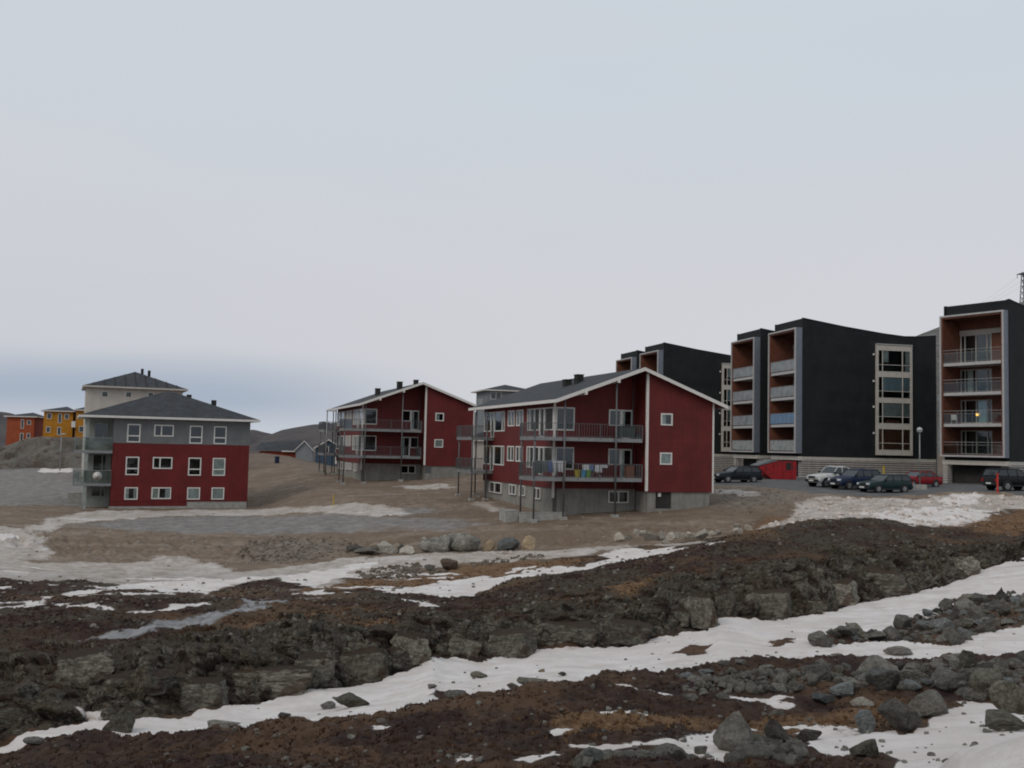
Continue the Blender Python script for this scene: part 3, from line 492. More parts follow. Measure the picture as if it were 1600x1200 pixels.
  [(-0.7035,210.0,-4.05),(-0.5114,210.0,-3.17),(-0.4278,210.0,-3.86),(-0.274,200.0,-3.38),(-0.2227,200.0,-3.54),(-0.1776,190.0,-4.39),(0.0018,190.0,-3.89),(0.2582,190.0,-1.6),(0.5151,190.0,1.9),(0.708,210.0,4.34)],
]
# ---------------------------------------------------------------- value noise in numpy
def _hash(ix, iy, k=0):
    n = (ix.astype(np.int64) * 374761393 + iy.astype(np.int64) * 668265263 + k * 1274126177) & 0xffffffff
    n = ((n ^ (n >> 13)) * 1274126177) & 0xffffffff
    return ((n ^ (n >> 16)) & 0xffff) / 65535.0
def vnoise(x, y, k=0):
    ix, iy = np.floor(x), np.floor(y); fx, fy = x - ix, y - iy
    fx = fx * fx * fx * (fx * (fx * 6 - 15) + 10); fy = fy * fy * fy * (fy * (fy * 6 - 15) + 10)
    a = _hash(ix, iy, k); b = _hash(ix + 1, iy, k); c = _hash(ix, iy + 1, k); d = _hash(ix + 1, iy + 1, k)
    return (a * (1 - fx) + b * fx) * (1 - fy) + (c * (1 - fx) + d * fx) * fy
def fbm(x, y, o=4, k=0, g=0.5):
    s = 0; a = 1.0; t = 0
    for i in range(o): s = s + a * (vnoise(x, y, k + i * 7) - 0.5) * 2; t += a; a *= g; x = x * 2.03 + 17.3; y = y * 2.03 + 5.1
    return s / t
def worley(x, y, k=0):
    """nearest and second distance, hash and offset of the nearest cell"""
    ix, iy = np.floor(x), np.floor(y); f1 = np.full(x.shape, 9.0); f2 = np.full(x.shape, 9.0); hh = np.zeros(x.shape); ox = np.zeros(x.shape); oy = np.zeros(x.shape)
    for a in (-1, 0, 1):
        for b in (-1, 0, 1):
            cx, cy = ix + a, iy + b
            px = cx + 0.1 + 0.8 * _hash(cx, cy, k) - x; py = cy + 0.1 + 0.8 * _hash(cx, cy, k + 3) - y; d = np.hypot(px, py)
            n = d < f1
            f2 = np.where(n, f1, np.minimum(f2, d)); f1 = np.where(n, d, f1)
            hh = np.where(n, _hash(cx, cy, k + 9), hh); ox = np.where(n, -px, ox); oy = np.where(n, -py, oy)
    return f1, f2, hh, ox, oy

# ---------------------------------------------------------------- terrain from its break lines
def pchip(D, Z):
    h = np.diff(D, axis=0); dl = np.diff(Z, axis=0) / h; m = np.zeros_like(Z); m[0] = dl[0]; m[-1] = dl[-1]
    a, b = dl[:-1], dl[1:]; w1 = 2 * h[1:] + h[:-1]; w2 = h[1:] + 2 * h[:-1]
    with np.errstate(all='ignore'): mm = (w1 + w2) / (w1 / a + w2 / b)
    m[1:-1] = np.where(a * b > 0, mm, 0); return m
COUNTS = [8, 22, 34, 44, 20, 52, 50, 56, 50, 12, 34, 34, 34, 34, 22, 16, 16, 10]
A_ = np.concatenate([np.linspace(-1.7, -0.72, 20)[:-1], np.linspace(-0.72, 0.74, 960), np.linspace(0.74, 1.7, 20)[1:]])
KD = np.array([np.interp(A_, [p[0] for p in r], [p[1] for p in r]) for r in FEATURES])
KZ = np.array([np.interp(A_, [p[0] for p in r], [p[2] for p in r]) for r in FEATURES])
wob = fbm(A_ * 60, A_ * 0 + 2.2, 4, 5)
KD[6] += wob * 0.35; KD[7] += fbm(A_ * 45, A_ * 0 + 9.2, 4, 8) * 0.7; KD[12] += fbm(A_ * 50, A_ * 0 + 1.2, 4, 18) * 0.8; KZ[7] += fbm(A_ * 40, A_ * 0 + 4.4, 4, 12) * 0.22
for i in range(1, len(KD)): KD[i] = np.maximum(KD[i], KD[i - 1] + 0.3)
KM = pchip(KD, KZ)
rd, rz, rt = [], [], []
for i in range(len(KD) - 1):
    n = COUNTS[i] if i < len(COUNTS) else 10
    for j in range(n + (1 if i == len(KD) - 2 else 0)):
        x = j / n; h = KD[i + 1] - KD[i]; rd.append(KD[i] + h * x); rt.append(i + x)
        rz.append((2 * x**3 - 3 * x**2 + 1) * KZ[i] + (x**3 - 2 * x**2 + x) * h * KM[i] + (-2 * x**3 + 3 * x**2) * KZ[i + 1] + (x**3 - x**2) * h * KM[i + 1])
TD = np.array(rd); TZ = np.array(rz); TT = np.repeat(np.array(rt)[:, None], len(A_), 1)
NR, NC = TD.shape
TX = TD * A_[None, :]; TY = TD.copy()

def inside_dist(X, Y, poly):
    """signed distance to a polygon, positive inside"""
    P = np.array(poly); Q = np.roll(P, -1, 0); d = np.full(X.shape, 1e9); ins = np.zeros(X.shape, bool)
    for (x1, y1), (x2, y2) in zip(P, Q):
        ex, ey = x2 - x1, y2 - y1; L = ex * ex + ey * ey + 1e-9
        t = np.clip(((X - x1) * ex + (Y - y1) * ey) / L, 0, 1); d = np.minimum(d, np.hypot(X - x1 - t * ex, Y - y1 - t * ey))
        if y1 != y2: ins ^= ((Y < y1) != (Y < y2)) & (X < (x2 - x1) * (Y - y1) / (y2 - y1) + x1)
    return np.where(ins, d, -d)
# warped coordinates give every zone an uneven rim
WX = TX + 0.35 * fbm(TX * 0.9, TY * 0.9, 4, 40) * np.clip(TD / 18, 0.6, 2.2); WY = TY + 0.6 * fbm(TX * 0.9 + 50, TY * 0.7, 4, 50) * np.clip(TD / 18, 0.6, 2.2)
def zone(name, soft=1.0):
    out = np.zeros(TX.shape)
    for poly in ZONES[name]:
        P = np.array(poly); pad = 2.5
        c0 = np.searchsorted(A_, (P[:, 0] / P[:, 1]).min() - 0.08); c1 = np.searchsorted(A_, (P[:, 0] / P[:, 1]).max() + 0.08)
        sub = (slice(None), slice(max(0, c0 - 1), c1 + 1)); x, y = WX[sub], WY[sub]
        bb = (y > P[:, 1].min() - pad) & (y < P[:, 1].max() + pad) & (x > P[:, 0].min() - pad) & (x < P[:, 0].max() + pad)
        if not bb.any(): continue
        v = np.clip(0.5 + inside_dist(x[bb], y[bb], poly) / (soft * (0.10 + 0.022 * y[bb])), 0, 1)
        o = out[sub]; o[bb] = np.maximum(o[bb], v)
    return out
sstep = lambda a, b, x: (lambda t: t * t * (3 - 2 * t))(np.clip((x - a) / (b - a), 0, 1))
z_snow = zone('snow'); z_ds = zone('dsnow', 1.4); z_road = zone('road', 2.5); z_asph = zone('asphalt'); z_grav = zone('gravel', 2.5)
z_tan = zone('tan', 2.5); z_rock = zone('rock', 3.0); z_ice = zone('ice'); z_heath = zone('heath'); z_rub = zone('rubble', 1.6)
tw = TT + 0.10 * fbm(TX * 1.5, TY * 1.5, 3, 70)
gully = sstep(4.3, 4.5, tw) * (1 - sstep(5.92, 6.04, tw))
fleck = sstep(0.20, 0.34, fbm(TX * 0.22, TY * 0.75, 4, 222)) * sstep(8.6, 9.2, TT) * (1 - sstep(10.9, 11.3, TT)) * (1 - sstep(-0.05, 0.10, TX / TY)) * 0.56
fleck2 = sstep(0.26, 0.38, fbm(TX * 0.5, TY * 0.9, 4, 232)) * sstep(2.2, 2.8, TT) * (1 - sstep(3.9, 4.2, TT)) * sstep(-0.1, 0.05, TX / TY) * 0.56
z_snow = np.maximum(np.maximum(z_snow, gully), np.maximum(fleck, fleck2))
z_snow = z_snow * (1 - z_heath) * (1 - z_rub); z_ds = z_ds * (1 - z_heath)
face = sstep(5.98, 6.15, tw) * (1 - sstep(7.0, 7.9, tw + 0.5 * fbm(TX * 0.5, TY * 0.5, 3, 90)))
face = face * (1 - z_snow)
z_rock = np.maximum(z_rock * (0.52 + 0.25 * fbm(TX * 0.5, TY * 0.5, 4, 140)), face)
z_dirt = sstep(10.6, 11.2, tw + 0.4 * fbm(TX * 0.3, TY * 0.3, 3, 33)) * (1 - z_tan) * (1 - z_heath)
far = sstep(16.0, 17.5, TT)
bare = np.clip(1 - z_dirt - z_rock - z_snow - z_ds, 0, 1)

# relief: heath hummocks, blocky rock, soft snow, rough dirt
TZ0 = TZ.copy()
near = np.clip(26 / np.maximum(TD, 4), 0.35, 1)
hum = fbm(TX * 0.55, TY * 0.8, 4, 11)
tus = fbm(TX * 2.6, TY * 3.4, 3, 21)
TZ += bare * (0.19 * hum + 0.09 * np.abs(tus) * 1.6 + 0.03 * fbm(TX * 9, TY * 9, 3, 27)) * sstep(0.3, 2.0, TT) * (1 - far)
sc = 0.85; s_ = TY * 0.75 + TZ0 * 1.15
f1, f2, hh, ox, oy = worley(TX / 1.15 / sc, s_ / 0.8 / sc + 0.3 * vnoise(TX * 0.8, s_, 3), 5)
crack = 1 - sstep(0.02, 0.16, f2 - f1)
blocks = (hh - 0.5) * 0.75 + (ox * (hh * 7 % 1 - 0.5) + oy * (hh * 13 % 1 - 0.5)) * 0.6 - crack * 0.22
g1, g2, gh, gx, gy = worley(TX * 2.7, s_ * 3.6, 15)
small = (gh - 0.5) * 0.24 + (gx * (gh * 7 % 1 - 0.5) + gy * (gh * 5 % 1 - 0.5)) * 0.25 - (1 - sstep(0.02, 0.2, g2 - g1)) * 0.06
rk = (blocks * 0.62 + small * 0.8 + 0.12 * fbm(TX * 5, s_ * 6, 4, 61))
TZ += z_rock * (rk * 0.55 + 0.05 * hum)
TY -= face * (rk * 0.75)
TZ += (z_snow + z_ds) * (0.06 * fbm(TX * 0.45, TY * 0.6, 3, 81) + 0.035 * fbm(TX * 1.6, TY * 2.2, 3, 85) + 0.012 * fbm(TX * 4, TY * 4, 3, 84)) + z_snow * 0.03
pile = inside_dist(TX, TY, ZONES['dsnow'][2]); pile = sstep(-0.2, 2.2, pile)
TZ += pile * (0.10 * fbm(TX * 1.2, TY * 1.2, 4, 181) + 0.10)
b12 = sstep(11.8, 12.3, TT) * (1 - sstep(12.8, 13.3, TT))
rill = np.abs(fbm(TX * 0.9 + TY * 0.5, TY * 0.18, 3, 99))
TZ += z_dirt * (1 - z_asph) * 0.09 * np.minimum(0, fbm(TX * 0.12, TY * 1.3 + TX * .12, 3, 301) + .05) * 2
TZ += z_dirt * (1 - z_asph) * (0.07 * fbm(TX * 1.1, TY * 1.3, 4, 71) + 0.03 * fbm(TX * 5, TY * 5, 2, 75)) * (1 - far * 0.5) + b12 * z_dirt * (-0.28 * (1 - sstep(0, 0.22, rill)) * 0.6 + 0.16 * fbm(TX * 2.2, TY * 2.2, 3, 77))
TZ += z_rub * 0.10 * fbm(TX * 2.2, TY * 2.2, 3, 171) - z_ice * 0.02
TZ += far * 0.25 * fbm(TX * 0.12, TY * 0.12, 4, 191)

def height(x, y):
    a = x / y; c = int(np.clip(np.searchsorted(A_, a), 1, NC - 1)); 
    if abs(A_[c - 1] - a) < abs(A_[c] - a): c -= 1
    return float(np.interp(y, TD[:, c], TZ[:, c]))
def tline(x, y):
    c = int(np.clip(np.searchsorted(A_, x / y), 0, NC - 1)); return float(np.interp(y, TD[:, c], TT[:, c]))

# rows carrying the sheet on to the horizon
ext = [(330, -9.0), (600, -24.0), (1500, -34.0), (9000, -36.0), (50000, -37.0)]
VX = np.vstack([TX] + [A_[None, :] * d for d, _ in ext]); VY = np.vstack([TY] + [np.full((1, NC), float(d)) for d, _ in ext]); VZ = np.vstack([TZ] + [np.full((1, NC), z) for _, z in ext])
NT = VX.shape[0]
me = bpy.data.meshes.new('ground')
co = np.stack([VX, VY, VZ], -1).reshape(-1, 3).astype(np.float32)
idx = np.arange(NT * NC).reshape(NT, NC)
q = np.stack([idx[:-1, :-1], idx[:-1, 1:], idx[1:, 1:], idx[1:, :-1]], -1).reshape(-1, 4)
me.vertices.add(len(co)); me.vertices.foreach_set('co', co.ravel())
me.loops.add(q.size); me.loops.foreach_set('vertex_index', q.ravel().astype(np.int32))
me.polygons.add(len(q)); me.polygons.foreach_set('loop_start', np.arange(0, q.size, 4, dtype=np.int32)); me.polygons.foreach_set('loop_total', np.full(len(q), 4, dtype=np.int32))
me.update(calc_edges=True); me.polygons.foreach_set('use_smooth', np.ones(len(q), bool))
def attr(name, chans):
    a = me.attributes.new(name, 'FLOAT_COLOR', 'POINT'); d = np.ones((NT, NC, 4), np.float32)
    for i, c in enumerate(chans): d[:NR, :, i] = c; d[NR:, :, i] = 0
    a.data.foreach_set('color', d.reshape(-1))
attr('zone_a', (z_snow, z_dirt, z_rock)); attr('zone_b', (z_ds, np.maximum(z_road, 0), z_asph)); attr('zone_c', (z_tan, z_ice * 0.85, np.maximum(z_grav * 0.75, z_rub * 0.30)))
attr('zone_d', (far, sstep(6.3, 7.6, TT), np.clip(crack * z_rock, 0, 1)))

gm = bpy.data.materials.new('tundra_ground'); gm.use_nodes = True; t = gm.node_tree; b = t.nodes['Principled BSDF']
tcn = N(t, 'ShaderNodeTexCoord'); P = tcn.outputs['Object']
def at_(name):
    a = N(t, 'ShaderNodeAttribute', attribute_name=name); s = N(t, 'ShaderNodeSeparateColor'); t.links.new(a.outputs['Color'], s.inputs[0]); return s.outputs
sa, sb, sc_, sd = at_('zone_a'), at_('zone_b'), at_('zone_c'), at_('zone_d')
n_big = noise(t, P, 0.22, 5, 0.6); n_mid = noise(t, P, 1.1, 6, 0.65); n_fin = noise(t, P, 5.5, 6, 0.7); n_tiny = noise(t, P, 24, 4, 0.7)
n_mid2 = noise(t, P, 2.3, 6, 0.7, 0.8)
def edge(m, k=0.5, w=0.08, n=None):
    x = math_node(t, 'ADD', m, math_node(t, 'MULTIPLY', math_node(t, 'SUBTRACT', n or n_fin, 0.5), k)); return maprange(t, x, 0.5 - w, 0.5 + w)
# heath: maroon crowberry, russet and ochre grass, grey lichen
heath = mixc(t, maprange(t, n_mid, 0.42, 0.60), (0.030, 0.016, 0.013), (0.060, 0.033, 0.023))
heath = mixc(t, math_node(t, 'MULTIPLY', maprange(t, n_mid2, 0.50, 0.66), 0.35), heath, (0.150, 0.085, 0.045))
heath = mixc(t, math_node(t, 'MULTIPLY', maprange(t, noise(t, P, 0.35, 5, 0.6), 0.46, 0.58), math_node(t, 'ADD', 0.08, math_node(t, 'MULTIPLY', sd[1], 0.6))), heath, (0.078, 0.068, 0.048))
heath = mixc(t, math_node(t, 'MULTIPLY', maprange(t, n_big, 0.50, 0.60), 0.55), heath, (0.150, 0.088, 0.048))
heath = mixc(t, math_node(t, 'MULTIPLY', maprange(t, n_fin, 0.55, 0.70), 0.55), heath, (0.022, 0.013, 0.012))
heath = mixc(t, math_node(t, 'MULTIPLY', maprange(t, n_tiny, 0.60, 0.72), 0.5), heath, (0.20, 0.165, 0.125))
tan = mixc(t, maprange(t, n_fin, 0.35, 0.68), (0.125, 0.066, 0.033), (0.240, 0.150, 0.082))
heath = mixc(t, edge(sc_[0], 0.9, 0.22, n_mid), heath, tan)
rock = mixc(t, maprange(t, n_mid2, 0.35, 0.65), (0.100, 0.090, 0.072), (0.245, 0.226, 0.185))
rock = mixc(t, math_node(t, 'MULTIPLY', maprange(t, n_fin, 0.55, 0.70), 0.7), rock, (0.225, 0.212, 0.180))
rock = mixc(t, math_node(t, 'MULTIPLY', maprange(t, n_mid, 0.50, 0.58), 0.9), rock, (0.050, 0.029, 0.021))
rock = mixc(t, math_node(t, 'MULTIPLY', maprange(t, noise(t, P, 0.6, 4, 0.6), 0.52, 0.62), 0.7), rock, (0.105, 0.080, 0.050))
rock = mixc(t, math_node(t, 'MULTIPLY', maprange(t, n_tiny, 0.60, 0.75), 0.4), rock, (0.02, 0.02, 0.018))
vc = N(t, 'ShaderNodeTexVoronoi', feature='DISTANCE_TO_EDGE'); vc.inputs['Scale'].default_value = 1.7; vc.inputs['Randomness'].default_value = 1.0
vmap = N(t, 'ShaderNodeVectorMath', operation='ADD'); nv = N(t, 'ShaderNodeTexNoise'); nv.inputs['Scale'].default_value = 2.5; nv.inputs['Detail'].default_value = 4; t.links.new(P, nv.inputs['Vector'])
vsc = N(t, 'ShaderNodeVectorMath', operation='SCALE'); vsc.inputs['Scale'].default_value = 0.8; t.links.new(nv.outputs['Color'], vsc.inputs[0]); t.links.new(P, vmap.inputs[0]); t.links.new(vsc.outputs[0], vmap.inputs[1]); t.links.new(vmap.outputs[0], vc.inputs['Vector'])
crk = maprange(t, vc.outputs['Distance'], 0.05, 0.0)
rock = mixc(t, math_node(t, 'MULTIPLY', crk, 0.75), rock, (0.020, 0.016, 0.013))
geo = N(t, 'ShaderNodeNewGeometry'); gsep = N(t, 'ShaderNodeSeparateXYZ'); t.links.new(geo.outputs['Normal'], gsep.inputs[0])
moss = mixc(t, n_mid2, (0.036, 0.026, 0.019), (0.085, 0.062, 0.040)); moss = mixc(t, math_node(t, 'MULTIPLY', maprange(t, n_tiny, 0.56, 0.70), 0.6), moss, (0.20, 0.185, 0.155))
rock = mixc(t, math_node(t, 'MULTIPLY', maprange(t, math_node(t, 'ADD', gsep.outputs[2], math_node(t, 'MULTIPLY', math_node(t, 'SUBTRACT', n_fin, 0.5), 0.9)), 0.62, 0.86), 0.85), rock, moss)
col = mixc(t, edge(sa[2], 0.8, 0.15, n_mid2), heath, rock)
dirt = mixc(t, maprange(t, n_mid, 0.35, 0.65), (0.162, 0.120, 0.086), (0.250, 0.193, 0.146))
dirt = mixc(t, maprange(t, n_big, 0.40, 0.62), dirt, (0.165, 0.120, 0.084))
mpt = N(t, 'ShaderNodeMapping'); mpt.inputs['Scale'].default_value = (0.10, 1.1, 1.0); mpt.inputs['Rotation'].default_value = (0, 0, 0.12); t.links.new(P, mpt.inputs[0])
dirt = mixc(t, math_node(t, 'MULTIPLY', maprange(t, noise(t, mpt.outputs[0], 1.0, 6, 0.7), 0.50, 0.66), 0.55), dirt, (0.098, 0.070, 0.050))
dirt = mixc(t, math_node(t, 'MULTIPLY', maprange(t, noise(t, mpt.outputs[0], 0.6, 5, 0.65), 0.54, 0.66), 0.45), dirt, (0.29, 0.245, 0.205))
dirt = mixc(t, math_node(t, 'MULTIPLY', maprange(t, n_tiny, 0.58, 0.70), 0.6), dirt, (0.30, 0.27, 0.24))
dirt = mixc(t, math_node(t, 'MULTIPLY', maprange(t, n_fin, 0.58, 0.72), 0.5), dirt, (0.075, 0.052, 0.040))
col = mixc(t, edge(sa[1], 0.6, 0.18), col, dirt)
vor = N(t, 'ShaderNodeTexVoronoi'); vor.inputs['Scale'].default_value = 3.4; t.links.new(P, vor.inputs['Vector'])
sepv = N(t, 'ShaderNodeSeparateColor'); t.links.new(vor.outputs['Color'], sepv.inputs[0])
grav = mixc(t, sepv.outputs[0], (0.12, 0.095, 0.072), (0.22, 0.19, 0.155))
col = mixc(t, edge(sc_[2], 0.7, 0.25, n_mid2), col, grav)
road = mixc(t, maprange(t, n_mid, 0.35, 0.68), (0.165, 0.152, 0.141), (0.255, 0.240, 0.228))
col = mixc(t, edge(sb[1], 0.7, 0.28, n_mid), col, road)
asph = mixc(t, maprange(t, n_mid, 0.35, 0.68), (0.085, 0.085, 0.086), (0.125, 0.124, 0.122))
col = mixc(t, edge(sb[2], 0.15, 0.06), col, asph)
ds = mixc(t, maprange(t, n_mid, 0.35, 0.66), (0.34, 0.295, 0.255), (0.50, 0.450, 0.410))
ds = mixc(t, math_node(t, 'MULTIPLY', maprange(t, n_fin, 0.52, 0.66), 0.6), ds, (0.21, 0.165, 0.135))
ds = mixc(t, math_node(t, 'MULTIPLY', maprange(t, n_big, 0.50, 0.66), 0.5), ds, (0.60, 0.58, 0.57))
col = mixc(t, edge(sb[0], 0.55, 0.14, n_mid2), col, ds)
snow = mixc(t, maprange(t, n_mid, 0.34, 0.68), (0.70, 0.665, 0.645), (0.56, 0.515, 0.488))
mps = N(t, 'ShaderNodeMapping'); mps.inputs['Scale'].default_value = (0.45, 2.0, 1.0); mps.inputs['Rotation'].default_value = (0, 0, -0.55); t.links.new(P, mps.inputs[0])
snow = mixc(t, math_node(t, 'MULTIPLY', maprange(t, noise(t, mps.outputs[0], 1.0, 7, 0.7), 0.50, 0.66), 0.6), snow, (0.45, 0.395, 0.36))
snow = mixc(t, math_node(t, 'MULTIPLY', maprange(t, n_big, 0.42, 0.62), 0.5), snow, (0.60, 0.545, 0.515))
snow = mixc(t, math_node(t, 'MULTIPLY', maprange(t, n_mid2, 0.58, 0.72), 0.55), snow, (0.42, 0.37, 0.34))
snow = mixc(t, math_node(t, 'MULTIPLY', maprange(t, n_tiny, 0.66, 0.76), 0.55), snow, (0.28, 0.22, 0.19))
sfac = edge(sa[0], 0.38, 0.045)
col = mixc(t, sfac, col, snow)
icec = mixc(t, maprange(t, n_mid, 0.35, 0.65), (0.12, 0.12, 0.122), (0.235, 0.23, 0.232))
ifac = edge(sc_[1], 0.5, 0.12)
col = mixc(t, ifac, col, icec)
farc = mixc(t, maprange(t, n_big, 0.4, 0.6), (0.085, 0.060, 0.045), (0.13, 0.10, 0.075))
col = mixc(t, math_node(t, 'MULTIPLY', sd[0], 0.7), col, farc)
t.links.new(col, b.inputs['Base Color'])
t.links.new(maprange(t, ifac, 0, 1, 0.92, 0.45), b.inputs['Roughness']); b.inputs['Specular IOR Level'].default_value = 0.25
bn = N(t, 'ShaderNodeBump'); bn.inputs['Distance'].default_value = 1.0
amp = mixc(t, sfac, mixc(t, sa[2], (0.12, 0.12, 0.12), (0.15, 0.15, 0.15)), (0.045, 0.045, 0.045)); amp = mixc(t, edge(sb[2], 0.15), amp, (0.015, 0.015, 0.015)); amp = mixc(t, ifac, amp, (0.012, 0.012, 0.012))
amp = mixc(t, math_node(t, 'MULTIPLY', sa[1], 0.55), amp, (0.02, 0.02, 0.02))
def vdist(sc):
    v_ = N(t, 'ShaderNodeTexVoronoi'); v_.inputs['Scale'].default_value = sc; t.links.new(vmap.outputs[0], v_.inputs['Vector']); return v_.outputs['Distance']
hgt = math_node(t, 'ADD', math_node(t, 'MULTIPLY', n_fin, 1.0), math_node(t, 'MULTIPLY', n_tiny, 0.35))
hgt = math_node(t, 'SUBTRACT', hgt, math_node(t, 'MULTIPLY', math_node(t, 'ADD', math_node(t, 'MULTIPLY', vdist(3.0), 1.6), math_node(t, 'MULTIPLY', vdist(9.0), 0.6)), sa[2]))
t.links.new(math_node(t, 'MULTIPLY', hgt, amp), bn.inputs['Height']); t.links.new(bn.outputs[0], b.inputs['Normal'])
me.materials.append(gm)
ground = bpy.data.objects.new('ground', me); COL.objects.link(ground)
tag(ground, 'tundra ground of heath, snow patches, rock ledge and brown graded dirt', kind='structure')
# open fjord beyond the land
wm = MB(); wm.add([(-60000, 420, -23), (60000, 420, -23), (60000, 58000, -23), (-60000, 58000, -23)], [(0, 1, 2, 3)])
water_m = mat('fjord_water', (0.05, 0.075, 0.10), 0.18, 0.2, 0.002, 0.05, 0.05, spec=0.5)
wm.build('water', water_m, label='grey fjord water far beyond the houses', kind='structure')
# ---------------------------------------------------------------- red gabled apartment houses (x along the gable, y to the back, z above eye level of the first house)
UL, UR, VB, REC = -6.33, 5.25, 18.3, 1.9
def gable_house(loc, label, variant, vents, ground):
    H = empty('apartment_house', loc, R(18.9), label=label, cat='apartment house', group='red gabled apartment houses')
    rz = lambda u: 5.62 - 0.372 * abs(u + 0.54)           # roof underside line
    side_holes, fr_holes, rec_holes = [], [], []
    W = []                                                 # (map, holes list, args)
    F0, RC, SD = front(0), front(REC), left(UL)
    def win(m, lst, s0, s1, z0, z1, **k): lst.append((s0, s1, z0, z1)); W.append((m, s0, s1, z0, z1, k))
    cur = lambda a, b, c, d, k='curtain': (a, b, c, d, k)
    # gable windows
    win(F0, fr_holes, 1.0, 1.92, 1.74, 2.6, fw=.10, curtain=[cur(1.05, 1.45, 1.8, 2.55)])
    win(F0, fr_holes, .96, 1.91, -1.03, -.17, fw=.10, curtain=[cur(1.0, 1.87, -1.0, -.2)])
    # recessed wall: window and door pairs
    def pair(zf, zt, swap):
        a, b = (-2.16, -1.2) if not swap else (-1.2, -.28); c, d = (-1.2, -.28) if not swap else (-2.16, -1.2)
        zd, zw, zh = zf, zf + .9, zt
        rec_holes.append((-2.16, -.28, zw, zh)); rec_holes.append((c, d, zd, zw))
        W.append((RC, a, b, zw, zh, dict(fw=.09)))
        W.append((RC, c, d, zd, zh, dict(fw=.11, name='balcony_door', curtain=[cur(c + .1, c + .4, zd, zh)])))
    pair(.76, 2.82, False); pair(-2.04, .02, variant == 1)
    win(RC, rec_holes, -2.1, -.52, -3.84, -2.98, mull=[-1.3], fw=.08)
    # corner glazing and the long side
    for z0, z1, k in ((1.22, 2.86, 0), (-1.52, .06, 1)):
        win(RC, rec_holes, UL + .12, -4.80, z0, z1, fw=.09)
        zf = z0 - .48
        side_holes.append((1.98, 7.4, z0, z1)); side_holes.append((3.8, 4.75, zf, z0))
        W.append((SD, 2.02, 3.78, z0, z1, dict(fw=.08, curtain=[cur(2.2, 3.2, z0, z1)])))
        W.append((SD, 3.80, 4.73, zf, z1, dict(fw=.10, name='balcony_door', curtain=[cur(4.2, 4.7, zf, z1)] if k else None)))
        W.append((SD, 4.75, 7.38, z0, z1, dict(fw=.08, mull=[5.9, 6.8], curtain=[cur(4.9, 6.0, z0, z1), cur(6.6, 7.3, z0, z1)])))
        win(SD, side_holes, 8.30, 9.90, z0 + .38, z1, fw=.10, mull=[9.1], curtain=[cur(8.4, 9.8, z0 + .38, z1)])
        win(SD, side_holes, 10.32, 11.93, z0 + .38, z1, fw=.10, mull=[11.1], curtain=[cur(10.4, 11.9, z0 + .38, z1)])
        side_holes.append((12.73, 18.2, z0, z1)); side_holes.append((15.5, 16.4, zf, z0))
        W.append((SD, 12.75, 15.48, z0, z1, dict(fw=.09, mull=[13.4], curtain=[cur(13.5, 15.4, z0, z1)])))
        W.append((SD, 15.5, 16.38, zf, z1, dict(fw=.09, name='balcony_door')))
        W.append((SD, 16.4, 18.18, z0, z1, dict(fw=.08, curtain=[cur(16.5, 18.0, z0, z1)])))
    conc_side = []
    for s0, s1, z0, z1 in ((4.38, 5.79, -3.76, -2.93), (7.74, 8.9, -3.70, -2.93), (9.8, 11.31, -3.72, -2.93), (13.37, 16.44, -3.80, -2.93)):
        conc_side.append((s0, s1, z0, z1)); W.append((SD, s0, s1, z0, z1, dict(fw=.07, mull=[s0 + (s1 - s0) * .55])))
    # timber walls
    b = MB()
    wall(b, front(0), 0, UR, -2.96, 3.1, fr_holes); wall(b, front(REC), UL, 0, -2.84, 3.1, [h for h in rec_holes if h[2] > -2.9])
    b.prism([(0, 3.1), (UR, 3.1), (UR, rz(UR)), (0, rz(0))], 0, .2)
    b.prism([(UL, 3.1), (0, 3.1), (0, rz(0)), (-.54, rz(-.54)), (UL, rz(UL))], REC, REC + .2)
    b.quad((0, .2, -2.96), (0, REC, -2.96), (0, REC, rz(0)), (0, .2, rz(0)))
    wall(b, left(UL), REC + .001, VB, -2.84, 3.25, side_holes)
    b.quad((UR, 0, -2.96), (UR, VB, -2.96), (UR, VB, rz(UR)), (UR, 0, rz(UR)))
    b.prism([(UL, -2.9), (UR, -2.9), (UR, rz(UR)), (-.54, rz(-.54)), (UL, rz(UL))], VB - .2, VB)
    b.build('wall', M['red'], H)
    # cast concrete basement
    c = MB(); zb = -5.6
    wall(c, front(.10), .05, UR - .25, zb, -2.962, [(.72, 1.96, -4.12, -2.97)] if variant == 0 else [(.09, .74, -3.76, -3.12)])
    wall(c, front(REC + .10), UL + .1, .05, zb, -2.842, [h for h in rec_holes if h[2] < -2.9])
    c.quad((.05, .1, zb), (.05, REC, zb), (.05, REC, -2.97), (.05, .1, -2.97))
    wall(c, left(UL + .1), REC + .1, VB, zb, -2.842, conc_side)
    c.quad((UR - .25, .1, zb), (UR - .25, VB, zb), (UR - .25, VB, -2.97), (UR - .25, .1, -2.97))
    c.build('basement_wall', M['concrete'], H)
    d = MB()
    if variant == 0:
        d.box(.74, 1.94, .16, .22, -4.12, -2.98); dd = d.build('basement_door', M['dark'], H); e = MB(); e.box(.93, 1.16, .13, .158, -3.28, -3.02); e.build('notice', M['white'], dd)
    else:
        d.box(.09, .74, .14, .2, -3.76, -3.12); d.build('hatch', M['galv_dark'], H)
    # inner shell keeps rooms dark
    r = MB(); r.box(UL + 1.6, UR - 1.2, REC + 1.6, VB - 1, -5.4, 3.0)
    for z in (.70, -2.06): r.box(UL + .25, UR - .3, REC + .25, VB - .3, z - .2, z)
    r.box(0.25, UR - .25, .9, 1.8, -2.9, 3.0); r.box(UL + .35, UL + 1.6, REC + 1.3, REC + 1.4, -2.9, 3.0); r.box(UL + .25, UR - .3, REC + .25, VB - .3, 2.95, 3.05)  # thin partition added so the corner windows show no sky behind
    r.build('dark_room_shell', M['room'], H)
